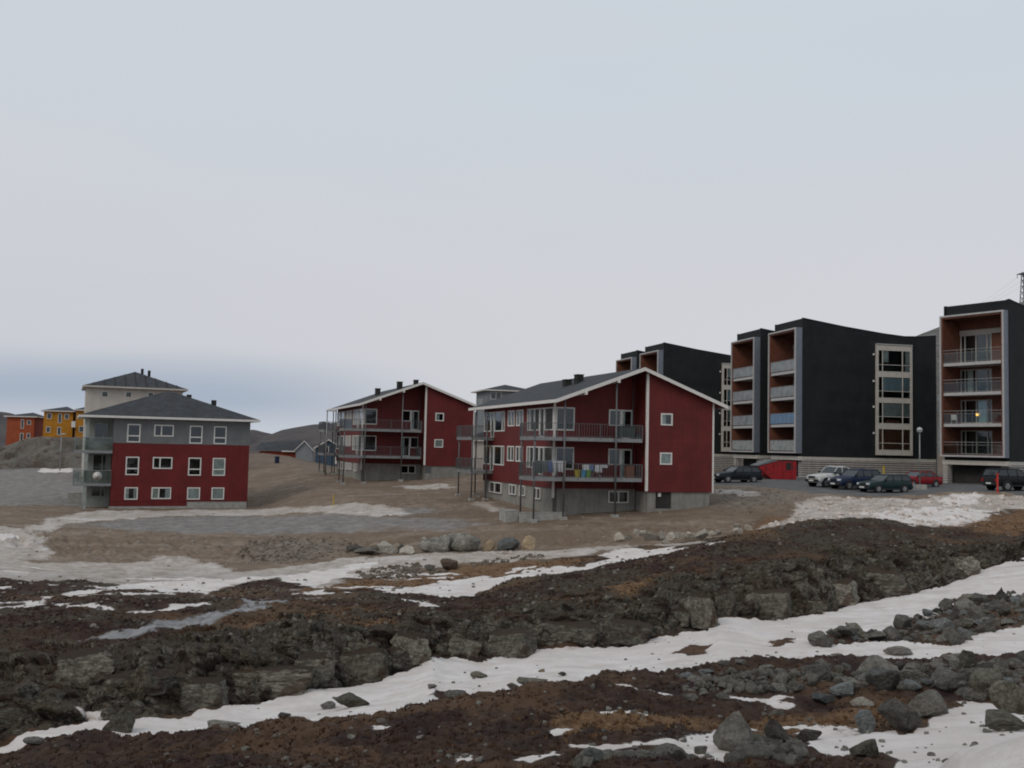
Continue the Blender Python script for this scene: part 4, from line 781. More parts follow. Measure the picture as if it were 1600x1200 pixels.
    for m, s0, s1, z0, z1, k in W: window(H, m, s0, s1, z0, z1, **k)
    # white corner boards
    for x0, x1, y0, y1, z0, z1 in ((-.13, .05, -.03, .12, -2.9, rz(0) - .05), (UR - .10, UR + .03, -.03, .10, -3.0, rz(UR)), (UL - .04, UL + .10, REC - .04, REC + .1, -3.5, rz(UL))):
        m_ = MB(); m_.box(x0, x1, y0, y1, z0, z1); m_.build('corner_board', M['white'], H)
    # roof: two slopes, deep overhang front and back
    y0, y1 = -.5, 20.2; ro = MB()
    xr, xl, xe, t = -.54, -7.17, 6.06, .16
    zr = 5.72; ze = lambda x: zr - .372 * abs(x - xr)
    for x in (xl, xe):
        ro.add([(xr, y0, zr), (x, y0, ze(x)), (x, y1, ze(x)), (xr, y1, zr), (xr, y0, zr - .1), (x, y0, ze(x) - .1), (x, y1, ze(x) - .1), (xr, y1, zr - .1)],
               [(0, 1, 2, 3), (4, 7, 6, 5), (0, 4, 5, 1), (1, 5, 6, 2), (2, 6, 7, 3), (0, 3, 7, 4)])
    roof = ro.build('roof', M['roof'], H)
    so_ = MB()
    for x in (xl + .05, xe - .05): so_.add([(xr, y0 + .04, zr - .13), (x, y0 + .04, ze(x) - .13), (x, y1 - .04, ze(x) - .13), (xr, y1 - .04, zr - .13)], [(0, 1, 2, 3)])
    so_.build('soffit', M['red'], roof)
    for x in (xl, xe):
        v = MB(); v.add([(xr, y0 - .05, zr + .03), (x, y0 - .05, ze(x) + .03), (x, y0 - .05, ze(x) - .22), (xr, y0 - .05, zr - .22), (xr, y0 - .004, zr + .03), (x, y0 - .004, ze(x) + .03), (x, y0 - .004, ze(x) - .22), (xr, y0 - .004, zr - .22)],
               [(0, 1, 2, 3), (4, 7, 6, 5), (0, 4, 5, 1), (1, 5, 6, 2), (2, 6, 7, 3)]); v.build('verge_board', M['white'], roof)
        sg = -1 if x < 0 else 1; e = MB(); e.box(min(x, x + sg * .05), max(x, x + sg * .05), y0 - .05, y1, ze(x) - .20, ze(x) + .02); e.build('eaves_board', M['white'], roof)
    for u in (-5.0, -2.55):
        e = MB(); e.box(u - .08, u + .08, y0 - .16, REC, ze(u) - .40, ze(u) - .16); e.build('purlin_end', M['white'], roof)
    for u, v, w_, h_ in vents:
        e = MB(); z = ze(u); e.box(u - w_ / 2, u + w_ / 2, v - .35, v + .35, z - .3, z + h_); e.box(u - w_ / 2 - .04, u + w_ / 2 + .04, v - .4, v + .4, z + h_, z + h_ + .05); e.build('roof_vent', M['dark'], roof)
    # balconies
    for zt in (.72, -2.02):
        bl = MB(); t_ = .24
        bl.box(-8.5, -.5, -.08, REC - .02, zt - .12, zt); bl.box(-8.5, UL - .02, REC - .02, 2.7, zt - .12, zt)
        bl.box(-8.52, -.48, -.14, -.08, zt - t_, zt + .02); bl.box(-8.56, -8.5, -.14, 2.75, zt - t_, zt + .02); bl.box(-.5, -.46, -.1, REC, zt - t_, zt + .02); bl.box(-8.5, UL - .02, 2.7, 2.76, zt - t_, zt + .02)
        for k in range(6): bl.box(-8.2 + k * 1.5, -8.1 + k * 1.5, -.08, REC, zt - .22, zt - .12)
        bo = bl.build('balcony', M['galv'], H)
        rl = MB(); railing(rl, front(-.11), -8.5, -.5, zt, .98); railing(rl, left(-8.53), -.1, 2.7, zt, .98); railing(rl, back(2.72), -8.5, UL - .1, zt, .98); railing(rl, right(-.48), -.1, REC, zt, .98)
        rl.build('railing', M['galv_dark'], bo)
        bl = MB(); ya, yb = 15.6, 20.0
        bl.box(-8.2, UL - .02, ya, yb, zt - .12, zt); bl.box(-8.2, -2, VB + .02, yb, zt - .12, zt); bl.box(-8.26, -8.2, ya - .05, yb, zt - t_, zt + .02); bl.box(-8.2, UL - .02, ya - .06, ya, zt - t_, zt + .02)
        bo = bl.build('balcony', M['galv'], H)
        rl = MB(); railing(rl, front(ya - .03), -8.2, UL - .1, zt, .98); railing(rl, left(-8.23), ya, yb, zt, .98); railing(rl, front(yb), -8.2, -2, zt, .98, .16); rl.build('railing', M['galv_dark'], bo)
    # posts on concrete feet
    for u, v, zt in ((-6.4, -.26, ze(-6.4) - .14), (-2.56, -.26, ze(-2.56) - .3), (-8.45, -.02, 1.6), (-8.45, 2.62, 1.6), (-8.1, 19.7, 1.6), (-8.12, 15.7, 1.6), (-6.95, 15.5, ze(-6.95) - .14), (-6.6, 19.7, ze(-6.6) - .14)):
        gz = ground(u, v); p = MB(); p.tube((u, v, gz), (u, v, zt), .062, n=10); po = p.build('post', M['galv_dark'], H, smooth=True)
        q_ = MB(); q_.box(u - .22, u + .22, v - .22, v + .22, gz - .4, gz + .18); q_.build('footing', M['footing'], po)
    for u, v in ((-.32, REC - .12),):
        p = MB(); p.tube((u, v, -2.9), (u, v, ze(u) - .3), .035, n=8); p.build('downpipe', M['galv_dark'], H, smooth=True)
    return H
def place(loc, az, u, v):
    a = R(az); return loc[0] + u * math.cos(a) + v * math.sin(a), loc[1] - u * math.sin(a) + v * math.cos(a)
L3 = (9.62, 70.0, 0.0); L2 = (-8.90, 104.0, 0.78)
g3 = lambda u, v: height(*place(L3, -18.9, u, v)) - L3[2]
g2 = lambda u, v: height(*place(L2, -18.9, u, v)) - L2[2]
house_near = gable_house(L3, 'nearest red gabled house with wraparound balconies, laundry on the lower one', 0, [(-3.1, 7.6, .5, .42), (-2.75, 6.4, .30, .30), (-2.3, 7.2, .5, .52)], g3)
house_far = gable_house(L2, 'red gabled house with empty balconies standing farther off behind the dirt slope', 1, [(-3.3, 9.5, .5, .7), (-2.2, 3.2, .5, .75), (-.9, 1.2, .4, .4)], g2)
# ---------------------------------------------------------------- black clad apartment blocks: x along the long side, y to the back, loggia front on x = 0
TOP = [(0, 14.75), (1.7, 14.5), (5.0, 14.02), (9.8, 13.46), (12.3, 13.26), (14.2, 13.32), (16.3, 13.52)]
def tower(loc, az, label, panels, loggia='screens', bay=True, stair=False):
    T = empty('apartment_block', loc, R(-az), label=label, cat='apartment block', group='black clad apartment blocks')
    L, Wd = 16.3, 6.62; b = MB()
    bays = [(8.85, 12.95, .05, 12.1)] if bay else []
    wall(b, front(0), 0, L, -.35, 13.2, bays, .3)
    b.prism([(0, 13.2), (L, 13.2)] + TOP[::-1], 0, .3)
    wall(b, left(0), .3, Wd, -.35, 13.2, [(.42, 6.32, .12, 13.5)] if False else [(.42, 6.32, .12, 13.2)], .3)
    wall(b, left(0), .3, Wd, 13.2, 14.7, [(.42, 6.32, 13.2, 13.5)], .3)
    b.prism([(0, -.35), (L, -.35)] + TOP[::-1], Wd - .3, Wd - .001)
    b.quad((L, 0, -.35), (L, Wd, -.35), (L, Wd, 13.5), (L, 0, 13.5))
    b.quad((0, .3, -.35), (L, .3, -.35), (L, Wd - .3, -.35), (0, Wd - .3, -.35))
    b.build('wall', M['black'], T)
    r = MB()
    for (x0, z0), (x1, z1) in zip(TOP, TOP[1:]): r.add([(x0, .1, z0 - .05), (x1, .1, z1 - .05), (x1, Wd - .1, z1 - .05), (x0, Wd - .1, z0 - .05)], [(0, 1, 2, 3)])
    rf = r.build('roof', M['roof'], T)
    c = MB()
    for (x0, z0), (x1, z1) in zip(TOP, TOP[1:]): c.add([(x0, -.03, z0 + .03), (x1, -.03, z1 + .03), (x1, .16, z1 + .03), (x0, .16, z0 + .03), (x0, -.03, z0 - .08), (x1, -.03, z1 - .08)], [(0, 1, 2, 3), (0, 4, 5, 1)])
    c.build('coping', M['black'], rf)
    # loggia frame standing proud of the front
    f = MB(); e = .85
    wall(f, left(-e), .10, 6.56, -.02, 13.68, [(.24, 6.42, .14, 13.52)], .12)
    f.build('loggia_frame', M['alu'], T)
    f = MB(); f.box(-e + .12, 0, .08, .22, -.04, 13.70); f.box(-e + .12, 0, 6.44, 6.58, -.04, 13.70); f.box(-e + .12, 0, .22, 6.44, 13.54, 13.70); f.box(-e + .12, 0, .22, 6.44, -.04, .12)
    f.build('frame_cheek', M['zinc'], T)
    # loggia lining
    f = MB(); f.box(-.72, 2.2, 6.30, 6.43, .12, 13.54); f.box(-.72, 2.2, .23, .40, .12, 13.54); f.box(-.72, 2.2, .40, 6.30, 13.36, 13.54); f.build('loggia_lining', M['larch'], T)
    bm_ = MB(); levels = [.12, 3.12, 6.12, 9.0]
    holes = [(3.0, 6.22, z + .12, z + 2.45 if i < 3 else z + 3.0) for i, z in enumerate(levels)]
    wall(bm_, left(2.2), .4, 6.3, .12, 13.4, holes, .2); bm_.build('loggia_back_wall', M['larch'], T)
    LB = left(2.2)
    for i, z in enumerate(levels):
        h = z + 2.45 if i < 3 else z + 3.0
        window(T, LB, 3.0, 6.22, z + .12, h, mull=[3.45, 4.6, 5.75], fw=.09, fmat='sand', curtain=[(3.6, 4.5, z + .15, h, 'curtain_blue')] if i == 1 else [(5.0, 5.6, z + .15, h, 'curtain')] if i == 2 else None, name='loggia_window')
        if i == 3: g = MB(); g.mbox(LB, .4, 6.3, h, h + .45, 0, .06); g.build('header_panel', M['sand'], T)
        if i:
            s = MB(); s.box(-.55, 2.2, .4, 6.3, z - .22, z); s.box(-.62, -.55, .26, 6.4, z - .26, z + .04); s.build('balcony_slab', M['alu'], T)
        pm = panels[i]; g = MB()
        if loggia == 'screens':
            n = 6
            for k in range(n): g.mbox(left(-.66), .30 + k * 6.06 / n, .26 + (k + 1) * 6.06 / n, z + .12, z + 1.22, -.01, .01)
            go = g.build('balcony_screen', pm, T)
        else:
            for k in range(4): g.mbox(left(-.66), .30 + k * 6.06 / 4, .26 + (k + 1) * 6.06 / 4, z + .14, z + 1.0, -.008, .008)
            go = g.build('balcony_screen', M['screen'], T)
        g = MB(); g.mbox(left(-.66), .26, 6.4, z + 1.24, z + 1.29, -.03, .03)
        if loggia != 'screens': g.mbox(left(-.66), .26, 6.4, z + .98, z + 1.01, -.02, .02); g.mbox(left(-.66), .26, 6.4, z + .12, z + .15, -.02, .02)
        for k in range(5): g.mbox(left(-.66), .26 + k * 1.53, .30 + k * 1.53, z, z + 1.24, -.06, -.015)
        g.build('handrail', M['galv'], go)
    # glazed bay on the long side
    if bay:
        f = MB(); o = .30; BY = front(-o)
        zs = [(.52, 2.90), (3.44, 5.80), (6.26, 8.64), (9.18, 11.60)]
        wall(f, front(-o), 8.75, 13.05, -.02, 12.18, [(8.90, 12.90, a, b_) for a, b_ in zs], .5)
        by = f.build('window_bay', M['sand'], T)
        f = MB(); f.box(8.70, 13.1, -o - .08, -o + .5, 12.18, 12.28); f.box(13.052, 13.10, -o - .06, .0, -.02, 12.18); f.build('bay_cap', M['alu'], by)
        cm = ['curtain_brown', 'curtain', 'curtain_blue', None]
        for i, (a, b_) in enumerate(zs):
            cells = []; xs = [(8.97, 9.42), (9.50, 11.87), (11.96, 12.83)]; tr = a + .78
            for x0, x1 in xs: cells += [(x0, x1, a + .06, tr - .03), (x0, x1, tr + .03, b_ - .06)]
            cu = [(9.5, 12.8, tr, b_ - .1, cm[i])] if cm[i] else [(9.55, 10.3, tr + .3, b_ - .05, 'curtain'), (12.3, 12.8, a, b_, 'curtain')]
            if i == 0: cu = [(9.0, 12.8, a, b_, cm[i])]
            if i == 1: cu.append((9.9, 11.6, a + .1, a + .45, 'curtain_brown'))
            window(T, front(-o + .02), 8.90, 12.90, a, b_, cells=cells, fmat='sand', curtain=cu, name='bay_window', out=.03)
            l = MB(); l.box(8.42, 8.58, -.16, -.02, b_ - .62, b_ - .42); l.build('wall_lamp', M['white'], T)
        rm = MB(); rm.box(8.86, 12.94, 1.6, 1.7, 0, 12.1)
        for a, b_ in zs: rm.box(8.9, 12.9, .02, 1.6, b_ + .12, b_ + .3)
        rm.build('dark_room_shell', M['room'], T)
    rm = MB(); rm.box(3.6, 3.7, .4, 6.3, .1, 13.4)
    for z in levels: rm.box(2.4, 3.6, .4, 6.3, z - .2, z)
    rm.build('dark_room_shell', M['room'], T)
    # slatted plinth with the garage bay under the loggia
    p = MB(); z0, z1 = -3.2, -.35
    p.box(.9, L - .1, .32, Wd - .1, z0, z1 - .01)
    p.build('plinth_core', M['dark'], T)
    p = MB(); p.box(.1, L - .05, .03, .30, z1 - .36, z1 - .005); p.box(-.35, .30, .06, Wd, z1 - .42, z1 - .006); p.build('plinth_beam', M['sand'], T)
    k = 0; p = MB(); zz = z1 - .38
    while zz > z0:
        o = .02 if k % 2 else 0
        p.box(.55, L - .06, .06 - o, .30, zz - .17, zz - .01); p.box(.0, .53, .06 - o, .9, zz - .17, zz - .01); p.box(-.30, .5, Wd - .5, Wd - .04 + o, zz - .17, zz - .01); zz -= .24; k += 1
    p.build('plinth_slats', M['slat'], T, kind='stuff')
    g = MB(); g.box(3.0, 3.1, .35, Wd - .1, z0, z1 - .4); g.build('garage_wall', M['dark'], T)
    if stair:
        s = MB(); s.box(L + .04, L + 1.15, 1.5, 4.5, -2.9, 11.6); st = s.build('stair_tower', M['sand'], T)
        s = MB()
        for k in range(4): s.box(L + .25, L + .95, 1.44, 1.52, -2.2 + k * 3.4, .9 + k * 3.4)
        s.build('pane', M['pane'], st)
    return T
gs = M['gscreen'] = mat('frosted_screen', (0.20, 0.215, 0.22), 0.35, 0.22, 1.2, spec=0.5)
bs = M['bscreen'] = mat('blue_screen', (0.12, 0.20, 0.31), 0.4, 0.1, 2)
ps = M['pscreen'] = mat('patterned_screen', (0.27, 0.285, 0.28), 0.5, 0.1, 3, col2=(0.17, 0.19, 0.19), cscale=2.2)
tower((31.60, 108.0, 0), -11.7, 'wide black block fully in view with blue panel on its balcony column', [ps, bs, gs, gs], stair=True)
tower((29.51, 118.0, 0), -11.7, 'narrow looking black block tucked directly left of the wide one', [ps, gs, gs, gs])
tower((20.72, 136.0, 0), -15, 'black block rising over the roof of the nearest red house', [gs, gs, gs, gs])
tower((18.79, 150.0, .25), -15, 'farthest black block, only its top showing left of the others', [gs, gs, gs, gs])
tower((46.13, 92.0, 0), -33.9, 'black block cut by the right edge with open red brown loggias', [gs, gs, gs, gs], loggia='rails')
# ---------------------------------------------------------------- red and grey house with pyramid roof
def pyramid_roof(H, x0, x1, y0, y1, z, ax, ay, az_, rm='roof', fascia='white', ribs=0):
    r = MB(); r.add([(x0, y0, z), (x1, y0, z), (x1, y1, z), (x0, y1, z), (ax, ay, az_)], [(0, 1, 4), (1, 2, 4), (2, 3, 4), (3, 0, 4), (3, 2, 1, 0)])
    ro = r.build('roof', M[rm], H)
    f = MB(); t = .05
    f.box(x0 - t, x1 + t, y0 - t, y0, z - .18, z + .01); f.box(x0 - t, x1 + t, y1, y1 + t, z - .18, z + .01); f.box(x0 - t, x0, y0, y1, z - .18, z + .01); f.box(x1, x1 + t, y0, y1, z - .18, z + .01)
    f.box(x0, x1, y0, y1, z - .17, z - .12)
    f.build('eaves_board', M[fascia], ro)
    for k in range(ribs):
        u = x0 + (x1 - x0) * (k + 1) / (ribs + 1); q = (ax - u) / ((x1 - x0) / 2) ; t_ = 1 - abs(q)
        e = MB(); e.tube((u, y0 + .02, z + .03), (u + (ax - u) * t_ * 0, y0 + (ay - y0) * t_, z + (az_ - z) * t_ + .03), .05, n=4); e.build('roof_seam', M['dark'], ro)
    return ro
L1 = (-35.08, 88.0, 0.0)
H1 = empty('apartment_house', L1, R(24), label='three storey red house with grey top floor and pyramid roof', cat='apartment house')
rows = [(-.35, 1.28), (-3.25, -1.62), (-5.42, -4.32)]
hl, hu, ws = [], [], []
for r_, (z0, z1) in enumerate(rows):
    for k, (a, b_) in enumerate(((1.13, 2.24), (3.38, 5.05), (6.43, 7.56), (8.56, 9.69))):
        zz0 = z1 - 1.05 if k == 1 else z0
        (hu if r_ == 0 else hl).append((a, b_, zz0, z1))
        kw = dict(mull=[a + .62]) if k == 1 else dict(trans=[z0 + .58]) if r_ < 2 else {}
        cu = None
        if r_ == 2 and k: cu = [(a, b_ if k != 1 else a + .6, zz0, z1, 'curtain')] + ([(b_ - .5, b_, zz0, z1, 'curtain')] if k == 1 else [])
        if r_ == 1 and k == 3: cu = [(a, b_, zz0, z1, 'curtain')]
        if r_ == 2 and k == 0: cu = [(a, a + .35, zz0, z1, 'curtain'), (b_ - .35, b_, zz0, z1, 'curtain')]
        ws.append((a, b_, zz0, z1, kw, cu))
b = MB(); wall(b, front(0), 0, 11.8, -5.59, -.43, hl); b.box(0, 6.44, .02, .2, -6.0, -5.6)
b.quad((11.8, 0, -6.1), (11.8, 10.4, -6.1), (11.8, 10.4, -.43), (11.8, 0, -.43)); b.quad((0, 10.4, -6.2), (11.8, 10.4, -6.2), (11.8, 10.4, -.43), (0, 10.4, -.43)); b.quad((0, .2, -6.1), (0, 2.2, -6.1), (0, 2.2, -.43), (0, .2, -.43))
b.build('lower_wall', M['red_vert'], H1)
b = MB(); wall(b, front(-.02), -.02, 11.82, -.43, 1.82, hu); b.quad((11.82, -.02, -.43), (11.82, 10.4, -.43), (11.82, 10.4, 1.82), (11.82, -.02, 1.82)); b.quad((0, 10.41, -.43), (11.8, 10.41, -.43), (11.8, 10.41, 1.8), (0, 10.41, 1.8)); b.quad((-.02, .2, -.43), (-.02, 2.2, -.43), (-.02, 2.2, 1.82), (-.02, .2, 1.82))
b.build('upper_wall', M['grey_vert'], H1)
b = MB(); b.box(6.45, 11.75, .04, .2, -6.5, -5.6); b.box(-.1, 6.44, .0, .2, -6.5, -6.01); b.build('basement_wall', M['footing'], H1)
b = MB(); hb = [(-1.56, -.36, z - 1.55, z) for z in (1.37, -1.45)] + [(-1.56, -.36, -5.28, -4.25)]
wall(b, front(2.1), -2.2, 0, -6.5, 1.82, hb, .2); wall(b, left(-2.2), 2.1, 10.4, -6.5, 1.82, [(4, 5.2, -.3, 1.2), (4, 5.2, -3.2, -1.7), (7, 8.2, -.3, 1.2), (7, 8.2, -3.2, -1.7)], .2)
b.build('recessed_wall', M['greygreen'], H1)
for s0, s1, z0, z1 in hb: window(H1, front(2.1), s0, s1, z0, z1, mull=[-.75], fmat='greygreen')
for y, z in ((4, -.3), (4, -3.2), (7, -.3), (7, -3.2)): window(H1, left(-2.2), y, y + 1.2, z, z + 1.5)
for a, b_, z0, z1, kw, cu in ws: window(H1, front(0 if z1 < 0 else -.02), a, b_, z0, z1, fw=.10, curtain=cu, **kw)
b = MB(); b.box(-2.22, -1.97, -.05, .2, -6.5, 1.82); b.build('corner_column', M['greygreen'], H1)
for z in (-1.14, -4.0):
    b = MB(); b.box(-3.1, -.02, -.12, 2.1, z - .22, z); bo = b.build('balcony', M['galv'], H1)
    for args in ((front(-.10), -3.08, -.05), (left(-3.07), -.1, 2.1)):
        g = MB(); g.mbox(args[0], args[1], args[2], z + .08, z + 1.12, -.01, .01); go = g.build('balcony_screen', M['screen'], bo)
        g = MB(); g.mbox(args[0], args[1], args[2], z + 1.12, z + 1.17, -.03, .03)
        for k in range(3): s = args[1] + (args[2] - args[1]) * k / 2; g.mbox(args[0], s - .02, s + .02, z - .1, z + 1.12, -.05, -.012)
        g.build('handrail', M['galv'], bo)
r = MB(); r.box(1, 11, 3, 9.6, -6, 1.7); r.box(.05, 11.7, 1.1, 1.2, -6, 1.9); r.box(.05, 11.7, .25, 10, 1.86, 1.92)  # dark sheet and lid added behind the windows to keep them dark
for z in (-1.2, -4.0): r.box(.3, 11.6, .3, 10, z - .2, z)
r.box(-2, -.2, 4, 4.1, -6, 1.7)
r.build('dark_room_shell', M['room'], H1)
ro = pyramid_roof(H1, -2.85, 12.55, -.75, 11.3, 1.95, 4.95, 5.3, 4.62)
for u, v, h in ((9.3, 6.6, .02), (6.9, 6.2, .45)):
    e = MB(); e.box(u - .22, u + .22, v - .22, v + .22, 2.9, 3.9 + h); e.build('roof_vent', M['dark'], ro)

# ---------------------------------------------------------------- beige house behind it
M['beige'] = mat('beige_render', (0.47, 0.43, 0.385), 0.8, 0.08, 1, streak=0.2)
M['rust'] = mat('rust_orange_render', (0.30, 0.070, 0.028), 0.8, 0.12, 1, streak=0.25)
M['rust2'] = mat('dark_rust_render', (0.20, 0.035, 0.016), 0.8, 0.12, 1)
M['amber'] = mat('amber_render', (0.40, 0.175, 0.016), 0.8, 0.12, 1, streak=0.25)
M['blueboard'] = mat('blue_boards', (0.050, 0.080, 0.125), 0.7, 0.12, 1, stripes=(0, .3, .005, .3))
M['greyboard'] = mat('pale_grey_boards', (0.22, 0.24, 0.25), 0.7, 0.1, 1, stripes=(0, .3, .005, .2))
HB = empty('apartment_house', (-50.47, 118, 0), R(24), label='tall beige house with three small windows behind the red and grey one', cat='apartment house')
hs = [(1.66, 2.42, 4.82, 5.56), (4.32, 5.06, 4.9, 5.62), (6.86, 7.55, 4.95, 5.65)]
b = MB(); wall(b, front(0), 0, 10.9, -6.5, 6.05, hs); wall(b, left(0), .2, 10, -6.5, 6.05); b.quad((10.9, 0, -6.5), (10.9, 10, -6.5), (10.9, 10, 6.05), (10.9, 0, 6.05)); b.quad((0, 10, -6.5), (10.9, 10, -6.5), (10.9, 10, 6.05), (0, 10, 6.05)); b.build('wall', M['beige'], HB)
r = MB(); r.box(.5, 10.4, 1.2, 9.5, -6, 6); r.build('dark_room_shell', M['room'], HB)
for h in hs: window(HB, front(0), *h, fw=.08)
ro = pyramid_roof(HB, -.4, 11.4, -.7, 10.6, 6.15, 5.6, 4.9, 8.35, fascia='beige', ribs=9)
for u, v, t_ in ((6.4, 4.6, 8.75), (7.25, 5.0, 8.6)): e = MB(); e.box(u - .16, u + .16, v - .16, v + .16, 7.2, t_); e.build('roof_vent', M['dark'], ro)

def block_house(name, loc, rz, label, w_, d, z0, z1, wm, wins, over=.5, apex=1.0, side=None, cat='house', extra=None):
    H = empty(name, loc, rz, label=label, cat=cat); hs = [x for x in wins]
    b = MB(); wall(b, front(0), 0, w_, z0, z1, hs); b.quad((0, 0, z0), (0, d, z0), (0, d, z1), (0, 0, z1)); b.quad((0, d, z0), (w_, d, z0), (w_, d, z1), (0, d, z1)); b.build('wall', M[wm], H)
    b = MB(); b.quad((w_, 0, z0), (w_, d, z0), (w_, d, z1), (w_, 0, z1)); b.build('side_wall', M[side or wm], H)
    r = MB(); r.box(.3, w_ - .3, .9, d - .3, z0, z1 - .1); r.build('dark_room_shell', M['room'], H)
    for h in hs: window(H, front(0), *h, fw=.09)
    pyramid_roof(H, -over, w_ + over, -over, d + over, z1 + .12, w_ * .72, d * .5, z1 + apex)
    return H
block_house('house', (-101.2, 200, 0), R(12), 'rust orange two storey house nearest the left edge', 5.15, 9, -3.5, 3.85, 'rust', [(2.6, 3.2, 1.5, 3.35), (3.75, 4.5, 2.3, 3.2), (2.55, 3.2, -1.25, .6), (3.8, 4.5, -.4, .6)], side='rust2')
block_house('house', (-91.5, 195, 0), R(20), 'amber yellow two storey house right of the rust orange one', 5.25, 9, -3.5, 5.0, 'amber', [(.55, 1.4, 3.45, 4.6), (2.55, 3.2, 2.7, 4.55), (3.7, 4.5, 3.5, 4.55), (.5, 1.3, .8, 1.95), (2.5, 3.2, .35, 1.9)], apex=1.1)
HY = block_house('house', (-85.6, 196, 0), R(20), 'amber yellow house end showing between its neighbour and the beige house', 6.0, 9, -3.5, 5.3, 'amber', [(.6, 1.5, 1.0, 2.2)], apex=1.6)
b = MB(); b.box(-.75, -.05, -.9, 1.0, 1.9, 2.1); b.box(-.75, -.05, -.9, -.85, 2.1, 3.1); b.build('balcony', M['white'], HY)

# ---------------------------------------------------------------- small gabled houses in the dip
def small_house(loc, rz, label, w_, d, z0, ze_, zr, wm, wins=(), door=None, porch=False):
    H = empty('house', loc, rz, label=label, cat='house'); c = w_ / 2
    b = MB(); wall(b, front(0), 0, w_, z0, ze_, list(wins)); b.prism([(0, ze_), (w_, ze_), (c, zr)], 0, .15); b.quad((0, .15, z0), (0, d, z0), (0, d, ze_), (0, .15, ze_)); b.quad((w_, .15, z0), (w_, d, z0), (w_, d, ze_), (w_, .15, ze_)); b.prism([(0, z0), (w_, z0), (w_, ze_), (c, zr), (0, ze_)], d - .2, d)
    b.build('wall', M[wm], H); r = MB(); r.box(.4, w_ - .4, .8, d - .4, z0, ze_); r.build('dark_room_shell', M['room'], H)
    sl = (zr - ze_) / c; r = MB()
    for x, e in ((-.35, -1), (w_ + .35, 1)):
        zz = ze_ - sl * .35
        r.add([(c, -.3, zr + .14), (x, -.3, zz + .14), (x, d + .3, zz + .14), (c, d + .3, zr + .14), (c, -.3, zr + .04), (x, -.3, zz + .04), (x, d + .3, zz + .04), (c, d + .3, zr + .04)], [(0, 1, 2, 3), (4, 7, 6, 5), (0, 4, 5, 1), (1, 5, 6, 2), (2, 6, 7, 3)])
    ro = r.build('roof', M['roof'], H); v = MB()
    for x in (-.37, w_ + .37):
        zz = ze_ - sl * .37; v.add([(c, -.36, zr + .18), (x, -.36, zz + .18), (x, -.36, zz - .02), (c, -.36, zr - .02), (c, -.31, zr + .18), (x, -.31, zz + .18), (x, -.31, zz - .02), (c, -.31, zr - .02)], [(0, 1, 2, 3), (4, 7, 6, 5), (0, 4, 5, 1), (1, 5, 6, 2), (2, 6, 7, 3)])
    v.build('verge_board', M['white'], ro)
    for h in wins: window(H, front(0), *h, fw=.09)
    if door: e = MB(); e.box(door[0], door[1], -.04, .02, door[2], door[3]); e.build('door', M['white'], H)
    return H
small_house((-40.88, 190, 0), R(10), 'pale grey gabled house in the dip left of the blue one', 3.1, 10, -6, -1.45, .12, 'greyboard')
small_house((-33.2, 170, 0), R(10), 'blue gabled house in the dip behind the balcony posts', 4.3, 9, -6, -.9, .42, 'blueboard', [(1.62, 2.2, -1.8, -.62), (3.3, 4.0, -1.6, -1.0)], (3.25, 3.6, -3.6, -2.4))
HL = empty('house', (-45.5, 193, 0), R(10), label='long low building with a broad dark roof left of the grey gable', cat='house')
b = MB(); b.box(-3.0, 4.2, .3, 9, -6, -1.95); b.build('wall', M['rust2'], HL); b = MB(); b.add([(-3.6, -.2, -1.75), (4.6, -.2, -1.75), (4.9, 4.5, .35), (-3.2, 4.5, -.25), (-3.6, 9.4, -1.75), (4.6, 9.4, -1.75)], [(0, 1, 2, 3), (3, 2, 5, 4), (0, 3, 4), (1, 5, 2)]); ro = b.build('roof', M['roof'], HL)
b = MB(); b.box(1.2, 4.6, -.26, -.2, -1.95, -1.72); b.build('eaves_board', M['white'], ro)

# grey house far behind the nearest red one
HG = empty('apartment_house', (-3.9, 160, 0), R(15), label='grey house with flat hipped roof peeping over the nearest red roof', cat='apartment house')
b = MB(); wall(b, front(0), 0, 7.5, -5, 8.95, [(.5, 2.3, 7.55, 8.8)]); wall(b, left(0), .2, 8, -5, 8.95); b.quad((7.5, 0, -5), (7.5, 8, -5), (7.5, 8, 8.95), (7.5, 0, 8.95)); b.build('wall', M['greyboard'], HG)
r = MB(); r.box(.6, 7, 1.2, 7, -5, 8.9); r.build('dark_room_shell', M['room'], HG)
window(HG, front(0), .5, 2.3, 7.55, 8.8, mull=[1.4], fw=.08)
pyramid_roof(HG, -.8, 8.3, -.6, 8.6, 9.1, 3.9, 4, 10.25)
b = MB(); b.box(-.85, -.02, -.3, 2.5, 6.4, 6.6); b.box(-.85, -.80, -.3, 2.5, 6.6, 7.6); b.box(-.85, -.02, -.3, -.25, 6.6, 7.6); b.build('balcony', M['galv'], HG)
HW = block_house('house', (-7.2, 150, 0), R(10), 'small yellow house seen in the gap between the two red gabled houses', 5.5, 6, -5, .8, 'beige', [(.8, 1.6, -.6, .4), (3.2, 4.0, -.6, .4)], apex=1.5)
